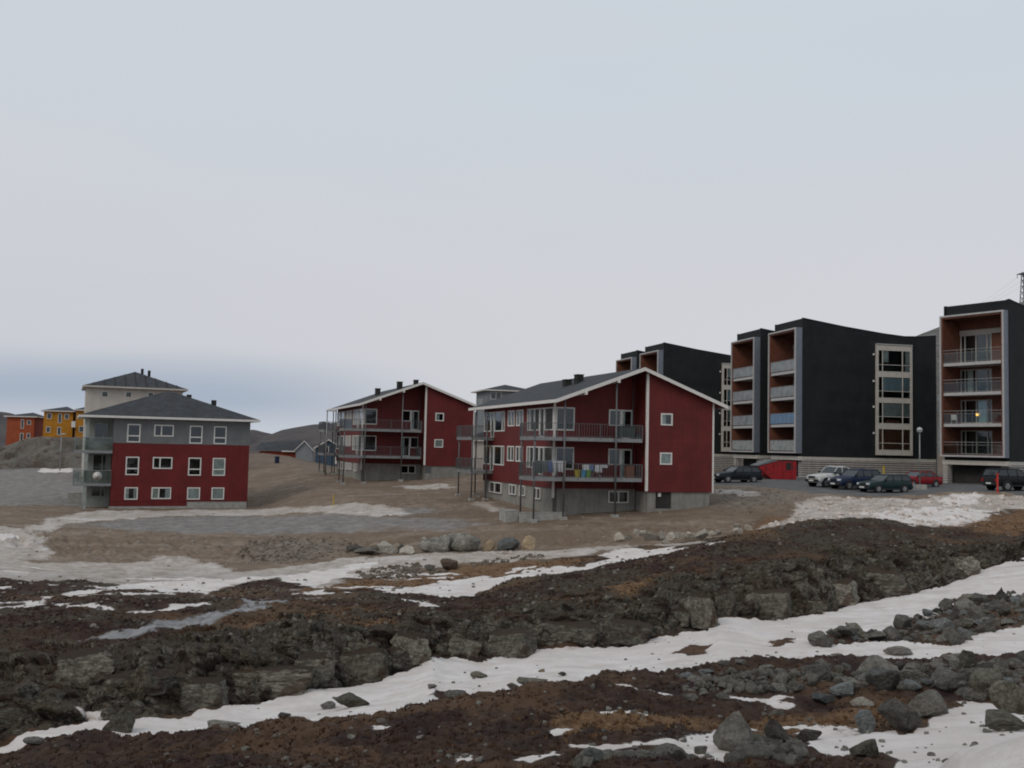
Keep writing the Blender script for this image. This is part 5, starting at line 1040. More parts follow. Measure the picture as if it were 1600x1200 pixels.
# ---------------------------------------------------------------- hills: crest line given in world metres, real slopes in front and behind
def hill_mat(name, c1, c2, c3, snow=0.0, sc=0.15):
    m = bpy.data.materials.new(name); m.use_nodes = True; t = m.node_tree; b = t.nodes['Principled BSDF']
    P = N(t, 'ShaderNodeTexCoord').outputs['Object']
    c = mixc(t, maprange(t, noise(t, P, sc, 6, 0.65), .4, .62), c1, c2); c = mixc(t, maprange(t, noise(t, P, sc * 2.7, 6, 0.7), .5, .68), c, c3)
    if snow: c = mixc(t, maprange(t, noise(t, P, sc * .8, 3, 0.5), snow, snow + .02), c, (0.6, 0.59, 0.6))
    t.links.new(c, b.inputs['Base Color']); b.inputs['Roughness'].default_value = .95
    bn = N(t, 'ShaderNodeBump'); bn.inputs['Distance'].default_value = 1.0; t.links.new(math_node(t, 'MULTIPLY', noise(t, P, sc * 6, 6, .7), .8), bn.inputs['Height']); t.links.new(bn.outputs[0], b.inputs['Normal'])
    return m
def ridge(name, crest, front_w, back_w, base, mt, label, amp=0.6, fr=0.15, n=160, rows=40, kind='structure', **kw):
    C = np.array(crest, float); s = np.concatenate([[0], np.cumsum(np.hypot(np.diff(C[:, 0]), np.diff(C[:, 1])))]); q = np.linspace(0, s[-1], n)
    x, y, z = (np.interp(q, s, C[:, i]) for i in range(3)); vs = []
    for j in range(rows + 1):
        t_ = j / rows * 2 - 1; w_ = front_w if t_ < 0 else back_w; k = abs(t_)
        yy = y + t_ * w_; zz = z + (base - z) * (k ** 1.25)
        nn = fbm(x * fr, yy * fr, 5, 7) * amp + amp * .5 * (0.5 - np.abs(fbm(x * fr * 3, yy * fr * 3 + zz * fr * 3, 4, 17)))
        zz = zz + nn * (0.12 + min(1, k * 4) * .88); vs.append(np.stack([x, yy, zz], -1))
    V = np.concatenate(vs); mb = MB(); mb.v = [tuple(p) for p in V]
    mb.f = [(j * n + i, j * n + i + 1, (j + 1) * n + i + 1, (j + 1) * n + i) for j in range(rows) for i in range(n - 1)]
    return mb.build(name, mt, smooth=True, label=label, kind=kind, **kw)
hm_far = hill_mat('far_hill_rock', (0.045, 0.042, 0.045), (0.075, 0.065, 0.062), (0.095, 0.060, 0.055), 0.0, 0.05)
hm_mid = hill_mat('near_hill_rock', (0.095, 0.078, 0.060), (0.19, 0.175, 0.150), (0.095, 0.055, 0.034), 0.0, 0.25)
hm_right = hill_mat('grey_slope_rock', (0.10, 0.10, 0.092), (0.17, 0.168, 0.155), (0.085, 0.07, 0.055), 0.0, 0.12)
ridge('hill', [(-135, 430, 0), (-112.8, 420, 4.0), (-108.8, 420, 4.9), (-104.2, 420, 3.9), (-100.6, 420, 3.2), (-96.7, 420, 4.9), (-91.3, 420, 6.1), (-83.3, 420, 7.6), (-72.5, 420, 8.6), (-53.7, 420, 10.4), (-26.7, 420, 12.3), (-15.7, 420, 14.2), (-5.2, 420, 15.5), (60, 425, 18), (130, 440, 22)], 150, 120, -26, hm_far, 'dark heather hill with snow patches beyond the blue house', amp=3.0, fr=.03, n=260, rows=50)
ridge('hill', [(-620, 730, 14), (-449, 700, 16.2), (-359, 700, 16.8), (-352, 700, 16.1), (-345.8, 700, 14), (-332, 700, 9.8), (-314, 700, 6.6), (-268, 700, 4.0), (-224, 700, 2.3), (-120, 690, -4)], 160, 120, -30, hm_far, 'distant low headland at the left edge beyond the orange house', amp=3, fr=.02)
ridge('hill', [(60, 330, 12), (106, 330, 31.7), (123.4, 330, 35.3), (133, 330, 39.3), (138.3, 330, 41.4), (143.3, 330, 43.4), (153.3, 330, 47.3), (170.5, 330, 52.4), (202.7, 332, 58), (300, 340, 60)], 140, 150, -4, hm_right, 'grey rocky hillside rising behind the black blocks', amp=5, fr=.05, n=220, rows=60)
ridge('rock_mound', [(-90, 152, -3.0), (-78.6, 150, -2.3), (-76.2, 150, -2.0), (-74.4, 150, -1.3), (-73.1, 150, -.6), (-71.5, 150, -.3), (-68.2, 150, -.2), (-65.3, 150, -.2), (-62.4, 150, -.4), (-57.5, 150, -.9), (-47.9, 150, -1.8), (-40, 150, -3)], 12, 14, -5.6, hm_mid, 'grey broken rock mound below the yellow houses beside the road', amp=1.5, fr=.3, n=220, rows=50)
rs = random.Random(8)
for k, (x, z, w_, h_) in enumerate(((-104, -.5, 5, 1), (-97, -2.2, 5, .9), (-83, 0.2, 6, 1.6), (-78, 1.2, 3.5, 1.7), (-25, 6, 5, 1.4), (-18, 2, 6, 1.2))):
    pass
# ---------------------------------------------------------------- vehicles (x forward, wheels on z = 0)
M['tyre'] = flat('tyre_rubber', (0.018, 0.018, 0.018), 0.85); M['rim'] = flat('alloy_rim', (0.30, 0.30, 0.31), 0.35, metal=0.6)
M['carglass'] = flat('car_glass', (0.020, 0.026, 0.030), 0.12, spec=0.5); M['trim_black'] = flat('black_plastic', (0.022, 0.022, 0.024), 0.6)
M['lamp_glass'] = flat('headlamp_glass', (0.62, 0.64, 0.66), 0.15, spec=0.7); M['tail'] = flat('tail_lamp_red', (0.30, 0.012, 0.01), 0.25, spec=0.6); M['plate'] = flat('number_plate', (0.62, 0.62, 0.60), 0.5)
def paint(name, c): return mat(name, c, 0.38, 0.10, 1.5, spec=0.14, coat=0.05, col2=[x * .7 + .012 for x in c], cscale=3)
def car(loc, hd, label, col, L=4.5, Wd=1.72, hood=.92, belt=.95, roof=1.45, xw=.75, xr0=.15, xr1=-1.5, xb=-2.05, wb=2.65, wr=.31, clear=.22, style='estate', tail_h=None, bumper='body', cat='car', name='parked_car'):
    g = height(loc[0], loc[1]); C = empty(name, (loc[0], loc[1], g - .01), R(hd), label=label, cat=cat, group='vehicles parked below the black blocks')
    hw = Wd / 2; th = tail_h or belt
    st = [(L / 2, clear + .12, .55, hw * .80), (L / 2 - .06, clear + .02, .66, hw * .90), (L / 2 - .28, clear, hood - .10, hw * .97), (L / 2 - .9, clear, hood - .01, hw), (xw + .05, clear, belt, hw), (xw - .5, clear, belt + .01, hw), (xb + .45, clear, belt + .02, hw), (xb + .05, clear, th, hw), (-L / 2 + .16, clear + .02, th - .06, hw * .96), (-L / 2 + .03, clear + .08, th - .22, hw * .92), (-L / 2, clear + .14, .62, hw * .86)]
    b = MB(); V = []
    for x, zb, zt, w_ in st:
        h_ = zt - zb; half = [(w_ * .86, zb), (w_ * .97, zb + .10), (w_, zb + h_ * .45), (w_ * .985, zb + h_ * .72), (w_ * .93, zt - .03), (w_ * .80, zt + .01), (0, zt + .03)]
        V.append([(x, y, z) for y, z in half] + [(x, -y, z) for y, z in half[-2::-1]])
    n = len(V[0]); b.v = [p for r_ in V for p in r_]
    b.f = [(i * n + j, i * n + (j + 1) % n, (i + 1) * n + (j + 1) % n, (i + 1) * n + j) for i in range(len(V) - 1) for j in range(n)] + [tuple(range(n)), tuple(range((len(V) - 1) * n, len(V) * n))[::-1]]
    body = b.build('body', col, C, smooth=True)
    # greenhouse
    wt, wbt = hw * .78, hw * .94
    P = lambda x, y, z: (x, y, z)
    xs = [(xw, belt, wbt), (xr0, roof - .05, wt), (xr1, roof - .06, wt), (xb, belt + .02, wbt)]
    c = MB(); c.add([P(x, s * y, z) for s in (1, -1) for x, z, y in xs] + [P(xr0 - .3, s * wt, belt) for s in (1, -1)], [(0, 1, 2, 3), (7, 6, 5, 4), (0, 4, 5, 1), (1, 5, 6, 2), (2, 6, 7, 3)])
    c.build('window_glass', M['carglass'], C)
    r = MB(); xm = (xr0 + xr1) / 2
    r.add([(xr0 + .05, -wt * 1.01, roof - .055), (xr0 + .05, wt * 1.01, roof - .055), (xr0 - .12, wt * .9, roof - .01), (xr0 - .12, -wt * .9, roof - .01), (xm, wt * .9, roof + .012), (xm, -wt * .9, roof + .012), (xr1 + .1, wt * .9, roof - .015), (xr1 + .1, -wt * .9, roof - .015), (xr1 - .06, wt * 1.01, roof - .065), (xr1 - .06, -wt * 1.01, roof - .065), (xm, wt * 1.03, roof - .05), (xm, -wt * 1.03, roof - .05)],
          [(0, 1, 2, 3), (3, 2, 4, 5), (5, 4, 6, 7), (7, 6, 8, 9), (1, 10, 4, 2), (10, 8, 6, 4), (0, 3, 5, 11), (11, 5, 7, 9)])
    for s in (1, -1):
        def bar(a, q, w_=.035): r.tube((a[0], s * a[1], a[2]), (q[0], s * q[1], q[2]), w_, n=5)
        bar((xw, wbt * .99, belt), (xr0, wt * 1.0, roof - .05)); bar((xb, wbt * .99, belt), (xr1, wt, roof - .06), .05); bar((xr0, wt * 1.01, roof - .05), (xr1, wt * 1.01, roof - .06), .03)
        for q in ((xw - .95 - (0 if style != 'sedan' else .1)), (xw - 1.85)):
            if q > xb + .3: bar((q, wbt, belt), (min(q, xr0) - .05, wt * 1.005, roof - .05), .035)
        if style == 'suv': r.tube((xr0 - .2, s * wt * .85, roof + .05), (xr1 + .2, s * wt * .85, roof + .05), .02, n=5)
    r.build('roof', col, C, smooth=True)
    for sx in (wb / 2 + .05, -wb / 2 + .05):
        for s in (1, -1):
            a = MB(); a.tube((sx, s * (hw - .16), wr + .02), (sx, s * (hw + .006), wr + .02), wr + .07, n=20); ar = a.build('wheel_arch', M['trim_black'], C)
            w_ = MB(); w_.tube((sx, s * (hw - .18), wr), (sx, s * (hw + .02), wr), wr, n=20); wh = w_.build('wheel', M['tyre'], C, smooth=False)
            d = MB(); d.tube((sx, s * (hw + .0), wr), (sx, s * (hw + .03), wr), wr * .64, n=10)
            for k in range(5): t_ = k * 2 * math.pi / 5; d.tube((sx, s * (hw + .032), wr), (sx + math.cos(t_) * wr * .6, s * (hw + .032), wr + math.sin(t_) * wr * .6), .03, n=4)
            d.build('rim', M['rim'], wh)
    for s in (1, -1):
        h_ = MB(); h_.box(L / 2 - .24, L / 2 - .03, s * hw * .56 - .16, s * hw * .56 + .19, hood - .31, hood - .15); h_.build('headlight', M['lamp_glass'], C)
        h_ = MB(); h_.box(-L / 2 - .0, -L / 2 + .16, s * hw * .80 - .1, s * hw * .80 + .1, .72, .95); h_.build('tail_light', M['tail'], C)
        h_ = MB(); h_.box(xw - .15, xw + .02, s * (hw + .04) - .08, s * (hw + .04) + .08, belt + .02, belt + .15); h_.build('wing_mirror', M['trim_black'], C)
        h_ = MB()
        for q in (xw - .12, xw - 1.0, xw - 1.9):
            if q > xb + .2: h_.box(q - .006, q + .006, s * (hw + .003) - .004, s * (hw + .003) + .004, clear + .12, belt - .06)
        h_.box(-L / 2 + .5, L / 2 - .5, s * hw * .99 - .012, s * hw * .99 + .014, clear + .02, clear + .12)
        h_.build('sill_trim', M['trim_black'], C)
    h_ = MB(); h_.box(L / 2 - .08, L / 2 + .012, -hw * .42, hw * .42, hood - .32, hood - .16); h_.build('grille', M['trim_black'], C)
    for q in ((L / 2 - .22, L / 2 + .05, .08), (-L / 2 - .04, -L / 2 + .2, .10)): h_ = MB(); h_.box(q[0], q[1], -hw * .88, hw * .88, clear + q[2], clear + q[2] + .22); h_.build('bumper', M['trim_black'] if bumper == 'black' else col, C)
    h_ = MB(); h_.box(L / 2 + .05, L / 2 + .065, -.26, .26, clear + .13, clear + .25); h_.build('number_plate', M['plate'], C)
    h_ = MB(); h_.box(-L / 2 - .065, -L / 2 - .045, -.26, .26, clear + .16, clear + .28); h_.build('number_plate', M['plate'], C)
    return C
c_dark = paint('graphite_paint', (0.010, 0.013, 0.018)); c_white = paint('white_paint', (0.52, 0.52, 0.51)); c_blue = paint('navy_paint', (0.010, 0.019, 0.052))
c_green = paint('dark_green_paint', (0.008, 0.026, 0.028)); c_red = paint('red_paint', (0.20, 0.008, 0.012)); c_black = paint('black_paint', (0.007, 0.008, 0.010))
car((20.3, 89.6), 199, 'dark graphite estate car parked beside the red skip', c_dark, L=4.55, roof=1.46, xr1=-1.7, xb=-2.15, belt=.98, hood=.90)
car((27.2, 84.4), 205, 'white off road car with black bumpers at the left of the parked trio', c_white, L=4.4, Wd=1.74, hood=1.08, belt=1.15, roof=1.74, xw=.55, xr0=.02, xr1=-1.1, xb=-1.45, wr=.37, clear=.36, bumper='black', tail_h=1.12, style='suv')
car((28.3, 82.0), 204, 'dark blue estate with bright headlamps in the middle of the parked trio', c_blue, L=4.5, Wd=1.78, hood=1.02, belt=1.10, roof=1.66, xr1=-1.8, xb=-2.15, wr=.34, clear=.28, bumper='black', style='suv')
car((29.75, 79.4), 203, 'dark green estate car at the right of the parked trio', c_green, L=4.45, hood=.90, belt=.95, roof=1.44, xr1=-1.8, xb=-2.12, bumper='black')
car((35.9, 88.0), 203, 'bright red car parked behind the lamp post', c_red, L=4.3, hood=.90, belt=.95, roof=1.42, xw=.8, xr0=.1, xr1=-1.05, xb=-1.65, style='sedan')
car((40.3, 80.2), 17, 'black off road car seen from behind at the right edge', c_black, L=4.5, Wd=1.8, hood=1.12, belt=1.18, roof=1.76, xr1=-1.9, xb=-2.14, wr=.38, clear=.36, bumper='black', style='suv', name='parked_car')
# ---------------------------------------------------------------- red skip container
def solid(name, poly, y0, y1, m, parent, **k): b = MB(); b.prism(poly, y0, y1); return b.build(name, m, parent, **k)
M['skipred'] = mat('skip_red_paint', (0.27, 0.006, 0.009), 0.5, 0.12, 1.5, col2=(0.15, 0.008, 0.009), cscale=2.5, spec=0.4)
M['lidgrey'] = mat('skip_lid_grey', (0.12, 0.13, 0.135), 0.5, 0.12, 3)
SK = empty('waste_container', (26.6, 98.6, height(26.6, 98.6)), R(8), label='red steel waste container with sloping grey lid in front of the garages', cat='waste container')
solid('body', [(-1.15, 0), (1.35, 0), (1.38, 1.78), (-.55, 1.80), (-2.5, 1.22), (-2.4, 1.02)], -.9, .9, M['skipred'], SK)
solid('lid', [(-.55, 1.82), (-2.65, 1.24), (-2.68, 1.32), (-1.2, 1.86), (-.5, 1.90)], -.95, .95, M['lidgrey'], SK)
for x in (-1.9, -1.0, -.1, .8):
    b = MB(); b.box(x, x + .07, -.95, -.9, .1 if x > -1 else .75, 1.2 if x < -1 else 1.7); b.build('rib', M['skipred'], SK)
b = MB(); b.box(.28, .95, -.93, -.902, .95, 1.62); b.build('side_hatch', M['dark'], SK)
for s in (-.8, .6): b = MB(); b.box(-.9, 1.2, s, s + .2, -.12, .02); b.build('skid', M['dark'], SK)

# ---------------------------------------------------------------- lamps, posts, stakes
def lamp_globe(x, y, h, label):
    z = height(x, y); E_ = empty('street_lamp', (x, y, z), 0, label=label, cat='street lamp')
    b = MB(); b.tube((0, 0, .3), (0, 0, h - .25), .06, .045, 10); b.build('pole', M['galv'], E_, smooth=True)
    b = MB(); b.box(-.42, .42, -.42, .42, -.3, .42); b.build('concrete_block', M['footing'], E_)
    me_ = bpy.data.meshes.new('globe'); bm = bmesh.new(); bmesh.ops.create_uvsphere(bm, u_segments=20, v_segments=12, radius=.24, matrix=Matrix.Translation((0, 0, h - .05))); bm.to_mesh(me_); bm.free(); me_.polygons.foreach_set('use_smooth', [True] * len(me_.polygons)); me_.materials.append(M['globe'])
    o = bpy.data.objects.new('globe', me_); COL.objects.link(o); o.parent = E_
    b = MB(); b.tube((0, 0, h - .06), (0, 0, h + .22), .26, .02, 16); b.build('lamp_cap', M['galv_dark'], E_, smooth=True)
M['globe'] = flat('opal_globe', (0.36, 0.37, 0.38), 0.2, spec=0.6)
lamp_globe(34.14, 83.2, 5.0, 'globe street lamp on a concrete block in front of the red car')
def lamp_head(x, y, h, label, arm=.9):
    z = height(x, y); E_ = empty('street_lamp', (x, y, z), 0, label=label, cat='street lamp')
    b = MB(); b.tube((0, 0, -.2), (0, 0, h), .09, .06, 10); b.build('pole', M['galv'], E_, smooth=True)
    b = MB(); b.box(-.12, arm, -.14, .14, h - .02, h + .13); b.build('lamp_head', M['alu'], E_)
lamp_head(-20.98, 113.5, 7.3, 'tall street lamp showing through the far balcony posts')
lamp_head(-61.0, 135.4, 4.9, 'street lamp beside the road below the rock mound', .5)
def stake(x, y, h, m, label, r=.06, cat='marker post', name='marker_post'):
    b = MB(); b.tube((0, 0, -.2), (0, 0, h), r, n=8); b.box(-r * 1.3, r * 1.3, -r * 1.3, r * 1.3, h, h + .05)
    o = b.build(name, m, None, label=label, cat=cat); o.location = (x, y, height(x, y)); return o
M['yellow'] = flat('yellow_paint', (0.42, 0.30, 0.03), 0.5); M['redpost'] = flat('red_marker', (0.48, 0.04, 0.03), 0.5)
stake(33.6, 89.8, 1.75, M['yellow'], 'yellow marker post against the slatted plinth behind the red car', .09)
stake(37.3, 76.4, 1.55, M['redpost'], 'red marker post in front of the black off road car', .07)
stake(-14.7, 83.6, .85, M['yellow'], 'thin yellow survey stake in the dirt between two houses', .05)
b = MB(); b.tube((0, 0, 0), (0, 0, .85), .30, n=14); b.tube((0, 0, .85), (0, 0, .9), .33, n=14)
o = b.build('barrel', flat('blue_plastic', (0.010, 0.018, 0.050), 0.6), None, label='small dark blue barrel standing on the dirt slope', cat='barrel'); o.location = (-31.3, 134.0, height(-31.3, 134.0))

# low concrete walls and boxes
def wall_obj(x, y, rz, w_, d, z0, z1, label, m='footing', name='concrete_wall', cat='low wall'):
    b = MB(); b.box(0, w_, 0, d, z0, z1); b.box(-.02, w_ + .02, -.02, d + .02, z1, z1 + .05)
    o = b.build(name, M[m], None, label=label, cat=cat); o.location = (x, y, 0); o.rotation_euler = (0, 0, rz); return o
p0 = place(L3, -18.9, -9.3, .2)
wall_obj(*p0, R(18.9), 3.2, .25, -5.4, -4.42, 'low concrete retaining wall at the basement corner of the nearest red house')
p0 = place(L3, -18.9, -10.1, .9)
wall_obj(*p0, R(18.9), .9, 1.4, -5.4, -4.35, 'short concrete block at the left end of the low retaining wall')
wall_obj(-40.6, 92, R(24), 2.6, 1.6, -6.6, -5.15, 'grey concrete box beside the red and grey house', cat='concrete box', name='concrete_box')
b = MB(); b.box(-2.6, 2.2, -1, 1, 0, 1.5); b.box(-2.65, 2.25, -1.05, 1.05, 1.5, 1.56)
o = b.build('container', mat('dark_red_container_paint', (0.10, 0.008, 0.012), .6), None, label='dark red container at the left edge beside the road', cat='container'); o.location = (-82.2, 160, height(-82.2, 160))

# ---------------------------------------------------------------- things on the balconies of the nearest house
M['cloth_white'] = mat('white_laundry', (0.42, 0.42, 0.44), .9, .12, 4); M['cloth_blue'] = mat('blue_laundry', (0.10, 0.13, 0.24), .9, .2, 4); M['cloth_grey'] = mat('grey_laundry', (0.10, 0.12, 0.12), .9, .2, 4)
def on3(u, v, z): p = place(L3, -18.9, u, v); return (p[0], p[1], z)
zl, zu = -2.02, .72
def cloth(name, m, parent, x, w_, z, h, y=0.0, seed=1):
    r_ = random.Random(seed); n = 8; b = MB(); pts = []
    for i in range(n + 1):
        s = x + w_ * i / n; o = .04 * math.sin(i * 1.9 + seed); lo = z - h * (1 - .12 * r_.random())
        pts += [(s, y - .06 + o, lo), (s, y, z), (s, y + .06 + o * .5, lo + .08)]
    for i in range(n): a = 3 * i; b.f += [(a, a + 3, a + 4, a + 1), (a + 1, a + 4, a + 5, a + 2)]
    b.v = pts; return b.build(name, m, parent)
rk_ = empty('drying_rack', on3(-3.7, .7, zl), R(18.9), label='white drying rack hung with laundry on the lower balcony', cat='drying rack')
b = MB()
for y in (-.3, .3):
    b.tube((-.4, -y, .02), (.4, y, .85), .014, n=5); b.tube((.4, -y, .02), (-.4, y, .85), .014, n=5)
for y in (-.28, -.1, .1, .28): b.tube((-.95, y, .88), (.95, y, .88), .008, n=4)
for x in (-.95, .95): b.tube((x, -.28, .88), (x, .28, .88), .012, n=4)
b.build('rack_frame', M['alu'], rk_)
for k, (x, w_, h, m_, y) in enumerate(((-1.05, .5, .42, 'cloth_white', -.28), (-.55, .35, .5, 'cloth_blue', -.28), (-.1, .5, .55, 'cloth_white', -.28), (.45, .45, .22, 'cloth_white', -.1), (-.75, .6, .35, 'cloth_white', .1), (.5, .4, .25, 'cloth_blue', .1))):
    cloth('laundry', M[m_], rk_, x, w_, .90, h, y, k)
def bucket(u, v, col, label):
    b = MB(); b.tube((0, 0, 0), (0, 0, .5), .15, .2, 14); b.tube((0, 0, .48), (0, 0, .53), .215, n=14)
    o = b.build('bucket', mat('bucket_plastic', col, .5, .1), None, label=label, cat='bucket', group='bright buckets on the lower balcony'); o.location = on3(u, v, zl); return o
bucket(-5.15, .35, (0.42, 0.33, 0.02), 'yellow bucket on the lower balcony of the nearest house'); bucket(-4.72, .35, (0.08, 0.25, 0.42), 'light blue bucket between the yellow and the green one'); bucket(-4.35, .35, (0.12, 0.26, 0.06), 'green bucket between the blue bucket and the drying rack')
b = MB(); b.box(-.28, .28, -.2, .2, 0, .85); b.box(-.3, .3, -.22, .22, .85, .88)
o = b.build('cabinet', mat('brown_cabinet', (0.16, 0.07, 0.045), .6), None, label='brown cabinet at the right end of the lower balcony', cat='cabinet'); o.location = on3(-.95, .9, zl); o.rotation_euler = (0, 0, R(18.9))
b = MB(); b.box(-.6, .6, -.25, .25, .12, .85); b.box(-.66, .66, -.3, .3, .85, .9); b.tube((-.5, 0, 0), (-.5, 0, .12), .05, n=6); b.tube((.5, 0, 0), (.5, 0, .12), .05, n=6); b.box(.75, 1.1, -.2, .2, 0, .32)
o = b.build('storage_chest', mat('dark_green_cover', (0.045, 0.06, 0.06), .6), None, label='dark covered chest at the right end of the upper balcony', cat='storage chest'); o.location = on3(-1.5, .5, zu); o.rotation_euler = (0, 0, R(18.9))
lr = empty('washing_line', on3(-7.3, .25, zl), R(18.9), label='washing line with dark and pale clothes at the left end of the lower balcony', cat='washing line')
b = MB(); b.tube((-1.2, 0, 0), (-1.2, 0, 1.15), .02, n=5); b.tube((1.2, 0, 0), (1.2, 0, 1.15), .02, n=5); b.tube((-1.2, 0, 1.12), (1.2, 0, 1.12), .01, n=4); b.build('line_frame', M['alu'], lr)
for k, (x, w_, h, m_) in enumerate(((-1.15, .55, .95, 'cloth_grey'), (-.55, .45, .8, 'cloth_grey'), (-.05, .3, .85, 'cloth_blue'), (.3, .25, .95, 'cloth_white'), (.6, .5, .8, 'cloth_white'))): cloth('laundry', M[m_], lr, x, w_, 1.13, h, 0, k + 20)
tb = empty('garden_table', on3(-6.9, 1.2, zl), R(18.9), label='low dark table under the corner window on the lower balcony', cat='table')
b = MB(); b.box(-.6, .6, -.3, .3, .42, .46); b.build('table_top', M['galv_dark'], tb)
for x in (-.55, .55):
    for y in (-.25, .25): b = MB(); b.tube((x, y, 0), (x, y, .42), .02, n=5); b.build('leg', M['galv_dark'], tb)
for u, v, z, m_ in ((-8.2, 17.6, .72, 'galv'),): pass
def tub(loc, label): 
    b = MB(); b.box(-.4, .4, -.3, .3, 0, .9); b.box(-.43, .43, -.33, .33, .9, .95); o = b.build('storage_box', M['zinc'], None, label=label, cat='storage box'); o.location = loc; o.rotation_euler = (0, 0, R(18.9)); return o
def on2(u, v, z): p = place(L2, -18.9, u, v); return (p[0], p[1], z + L2[2])
tub(on2(-8.0, 1.0, zu), 'grey storage box at the near left corner of the far red house upper balcony')
tub(on2(-7.6, 18.9, zu), 'grey storage box on the rear upper balcony of the far red house')
# dish and chair at the red and grey house, chair in the right loggia
def on1(u, v, z): p = place(L1, -24, u, v); return (p[0], p[1], z)
sd_ = empty('satellite_dish', on1(-1.15, -.22, -3.35), R(24), label='round white satellite dish on the middle balcony rail', cat='satellite dish')
b = MB(); b.tube((0, 0, .0), (0, -.10, .0), .10, .38, 20); b.build('dish', M['white'], sd_, smooth=True)
b = MB(); b.tube((0, -.1, -.3), (0, -.4, 0), .02, n=5); b.box(-.05, .05, -.45, -.35, -.04, .06); b.tube((0, .02, 0), (0, .1, -.6), .025, n=6); b.build('bracket', M['galv'], sd_)
def chair(loc, rz, label, m='white'):
    c_ = empty('garden_chair', loc, rz, label=label, cat='garden chair')
    b = MB(); b.box(-.25, .25, -.25, .25, .40, .44); b.build('seat', M[m], c_)
    b = MB(); b.box(-.25, .25, .22, .26, .44, .95); b.build('backrest', M[m], c_)
    for x in (-.23, .23):
        b = MB(); b.box(x - .025, x + .025, -.25, .25, .62, .65); b.box(x - .02, x + .02, -.25, -.2, .4, .65); b.build('armrest', M[m], c_)
        for y in (-.23, .23): b = MB(); b.box(x - .02, x + .02, y - .02, y + .02, 0, .4); b.build('leg', M[m], c_)
chair(on1(-2.7, .5, -4.0), R(60), 'white plastic chair at the left end of the middle balcony')
p_ = place((46.13, 92, 0), -33.9, .3, 5.8); chair((p_[0], p_[1], 3.12), R(-20), 'white garden chair at the left end of a loggia in the right hand black block')
# lit lamp inside the right hand loggia
p_ = place((46.13, 92, 0), -33.9, 2.05, 4.45)
b = MB(); b.tube((0, 0, 0), (0, 0, .22), .10, .12, 10); o = b.build('wall_lantern', flat('lantern_glow', (1.0, 0.52, 0.12), .5, 2.2), None, label='small lit orange lantern on a loggia back wall', cat='lantern'); o.location = (p_[0], p_[1], 4.0)

# ---------------------------------------------------------------- lattice pylon on the hillside with its wires
PY = empty('power_pylon', (170.6, 330, 44), R(25), label='steel lattice power pylon on the hillside behind the right hand block', cat='pylon')
hgt_ = 17.5; b = MB()
for s in (-1, 1):
    for q in (-1, 1): b.tube((s * 1.5, q * 1.5, -6), (s * .55, q * .55, hgt_), .16, .12, 4)
for k in range(9):
    z0 = k * 2.0; f0 = 1.5 - .95 * (z0 + 6) / (hgt_ + 6); z1 = z0 + 2.0; f1_ = 1.5 - .95 * (z1 + 6) / (hgt_ + 6)
    for s in (-1, 1):
        b.tube((-f0, s * f0, z0), (f1_, s * f1_, z1), .07, n=4); b.tube((f0, s * f0, z0), (-f1_, s * f1_, z1), .07, n=4)
        b.tube((s * f0, -f0, z0), (s * f1_, f1_, z1), .07, n=4); b.tube((s * f0, f0, z0), (s * f1_, -f1_, z1), .07, n=4)
b.build('mast', M['galv_dark'], PY)
b = MB(); b.add([(-3.6, -.3, hgt_ - .5), (3.6, -.3, hgt_ - .5), (.7, -.3, hgt_ + .5), (-.7, -.3, hgt_ + .5), (-3.6, .3, hgt_ - .5), (3.6, .3, hgt_ - .5), (.7, .3, hgt_ + .5), (-.7, .3, hgt_ + .5)], [(0, 1, 2, 3), (4, 7, 6, 5), (0, 4, 5, 1), (1, 5, 6, 2), (2, 6, 7, 3), (3, 7, 4, 0)])
for x in (-3.3, 0, 3.3): b.tube((x, 0, hgt_ - 1.8), (x, 0, hgt_ - .4), .10, n=5)
b.build('crossarm', M['galv_dark'], PY)
for k in range(3):
    b = MB(); x0, y0, z0 = 170.6 - 3.3 + 3.3 * k, 330 + 1.5 * (k - 1), 44 + hgt_ - 1.8; x1, y1, z1 = 165, 460, 40 + k * 1.5; n = 14; pr = None
    for i in range(n + 1):
        q = i / n; p = (x0 + (x1 - x0) * q, y0 + (y1 - y0) * q, z0 + (z1 - z0) * q - 8 * q * (1 - q))
        if pr: b.tube(pr, p, .016, n=3)
        pr = p
    b.build('wire', M['galv_dark'], PY).matrix_parent_inverse = PY.matrix_world.inverted() if False else (Matrix.Translation((170.6, 330, 44)) @ Matrix.Rotation(R(25), 4, 'Z')).inverted()
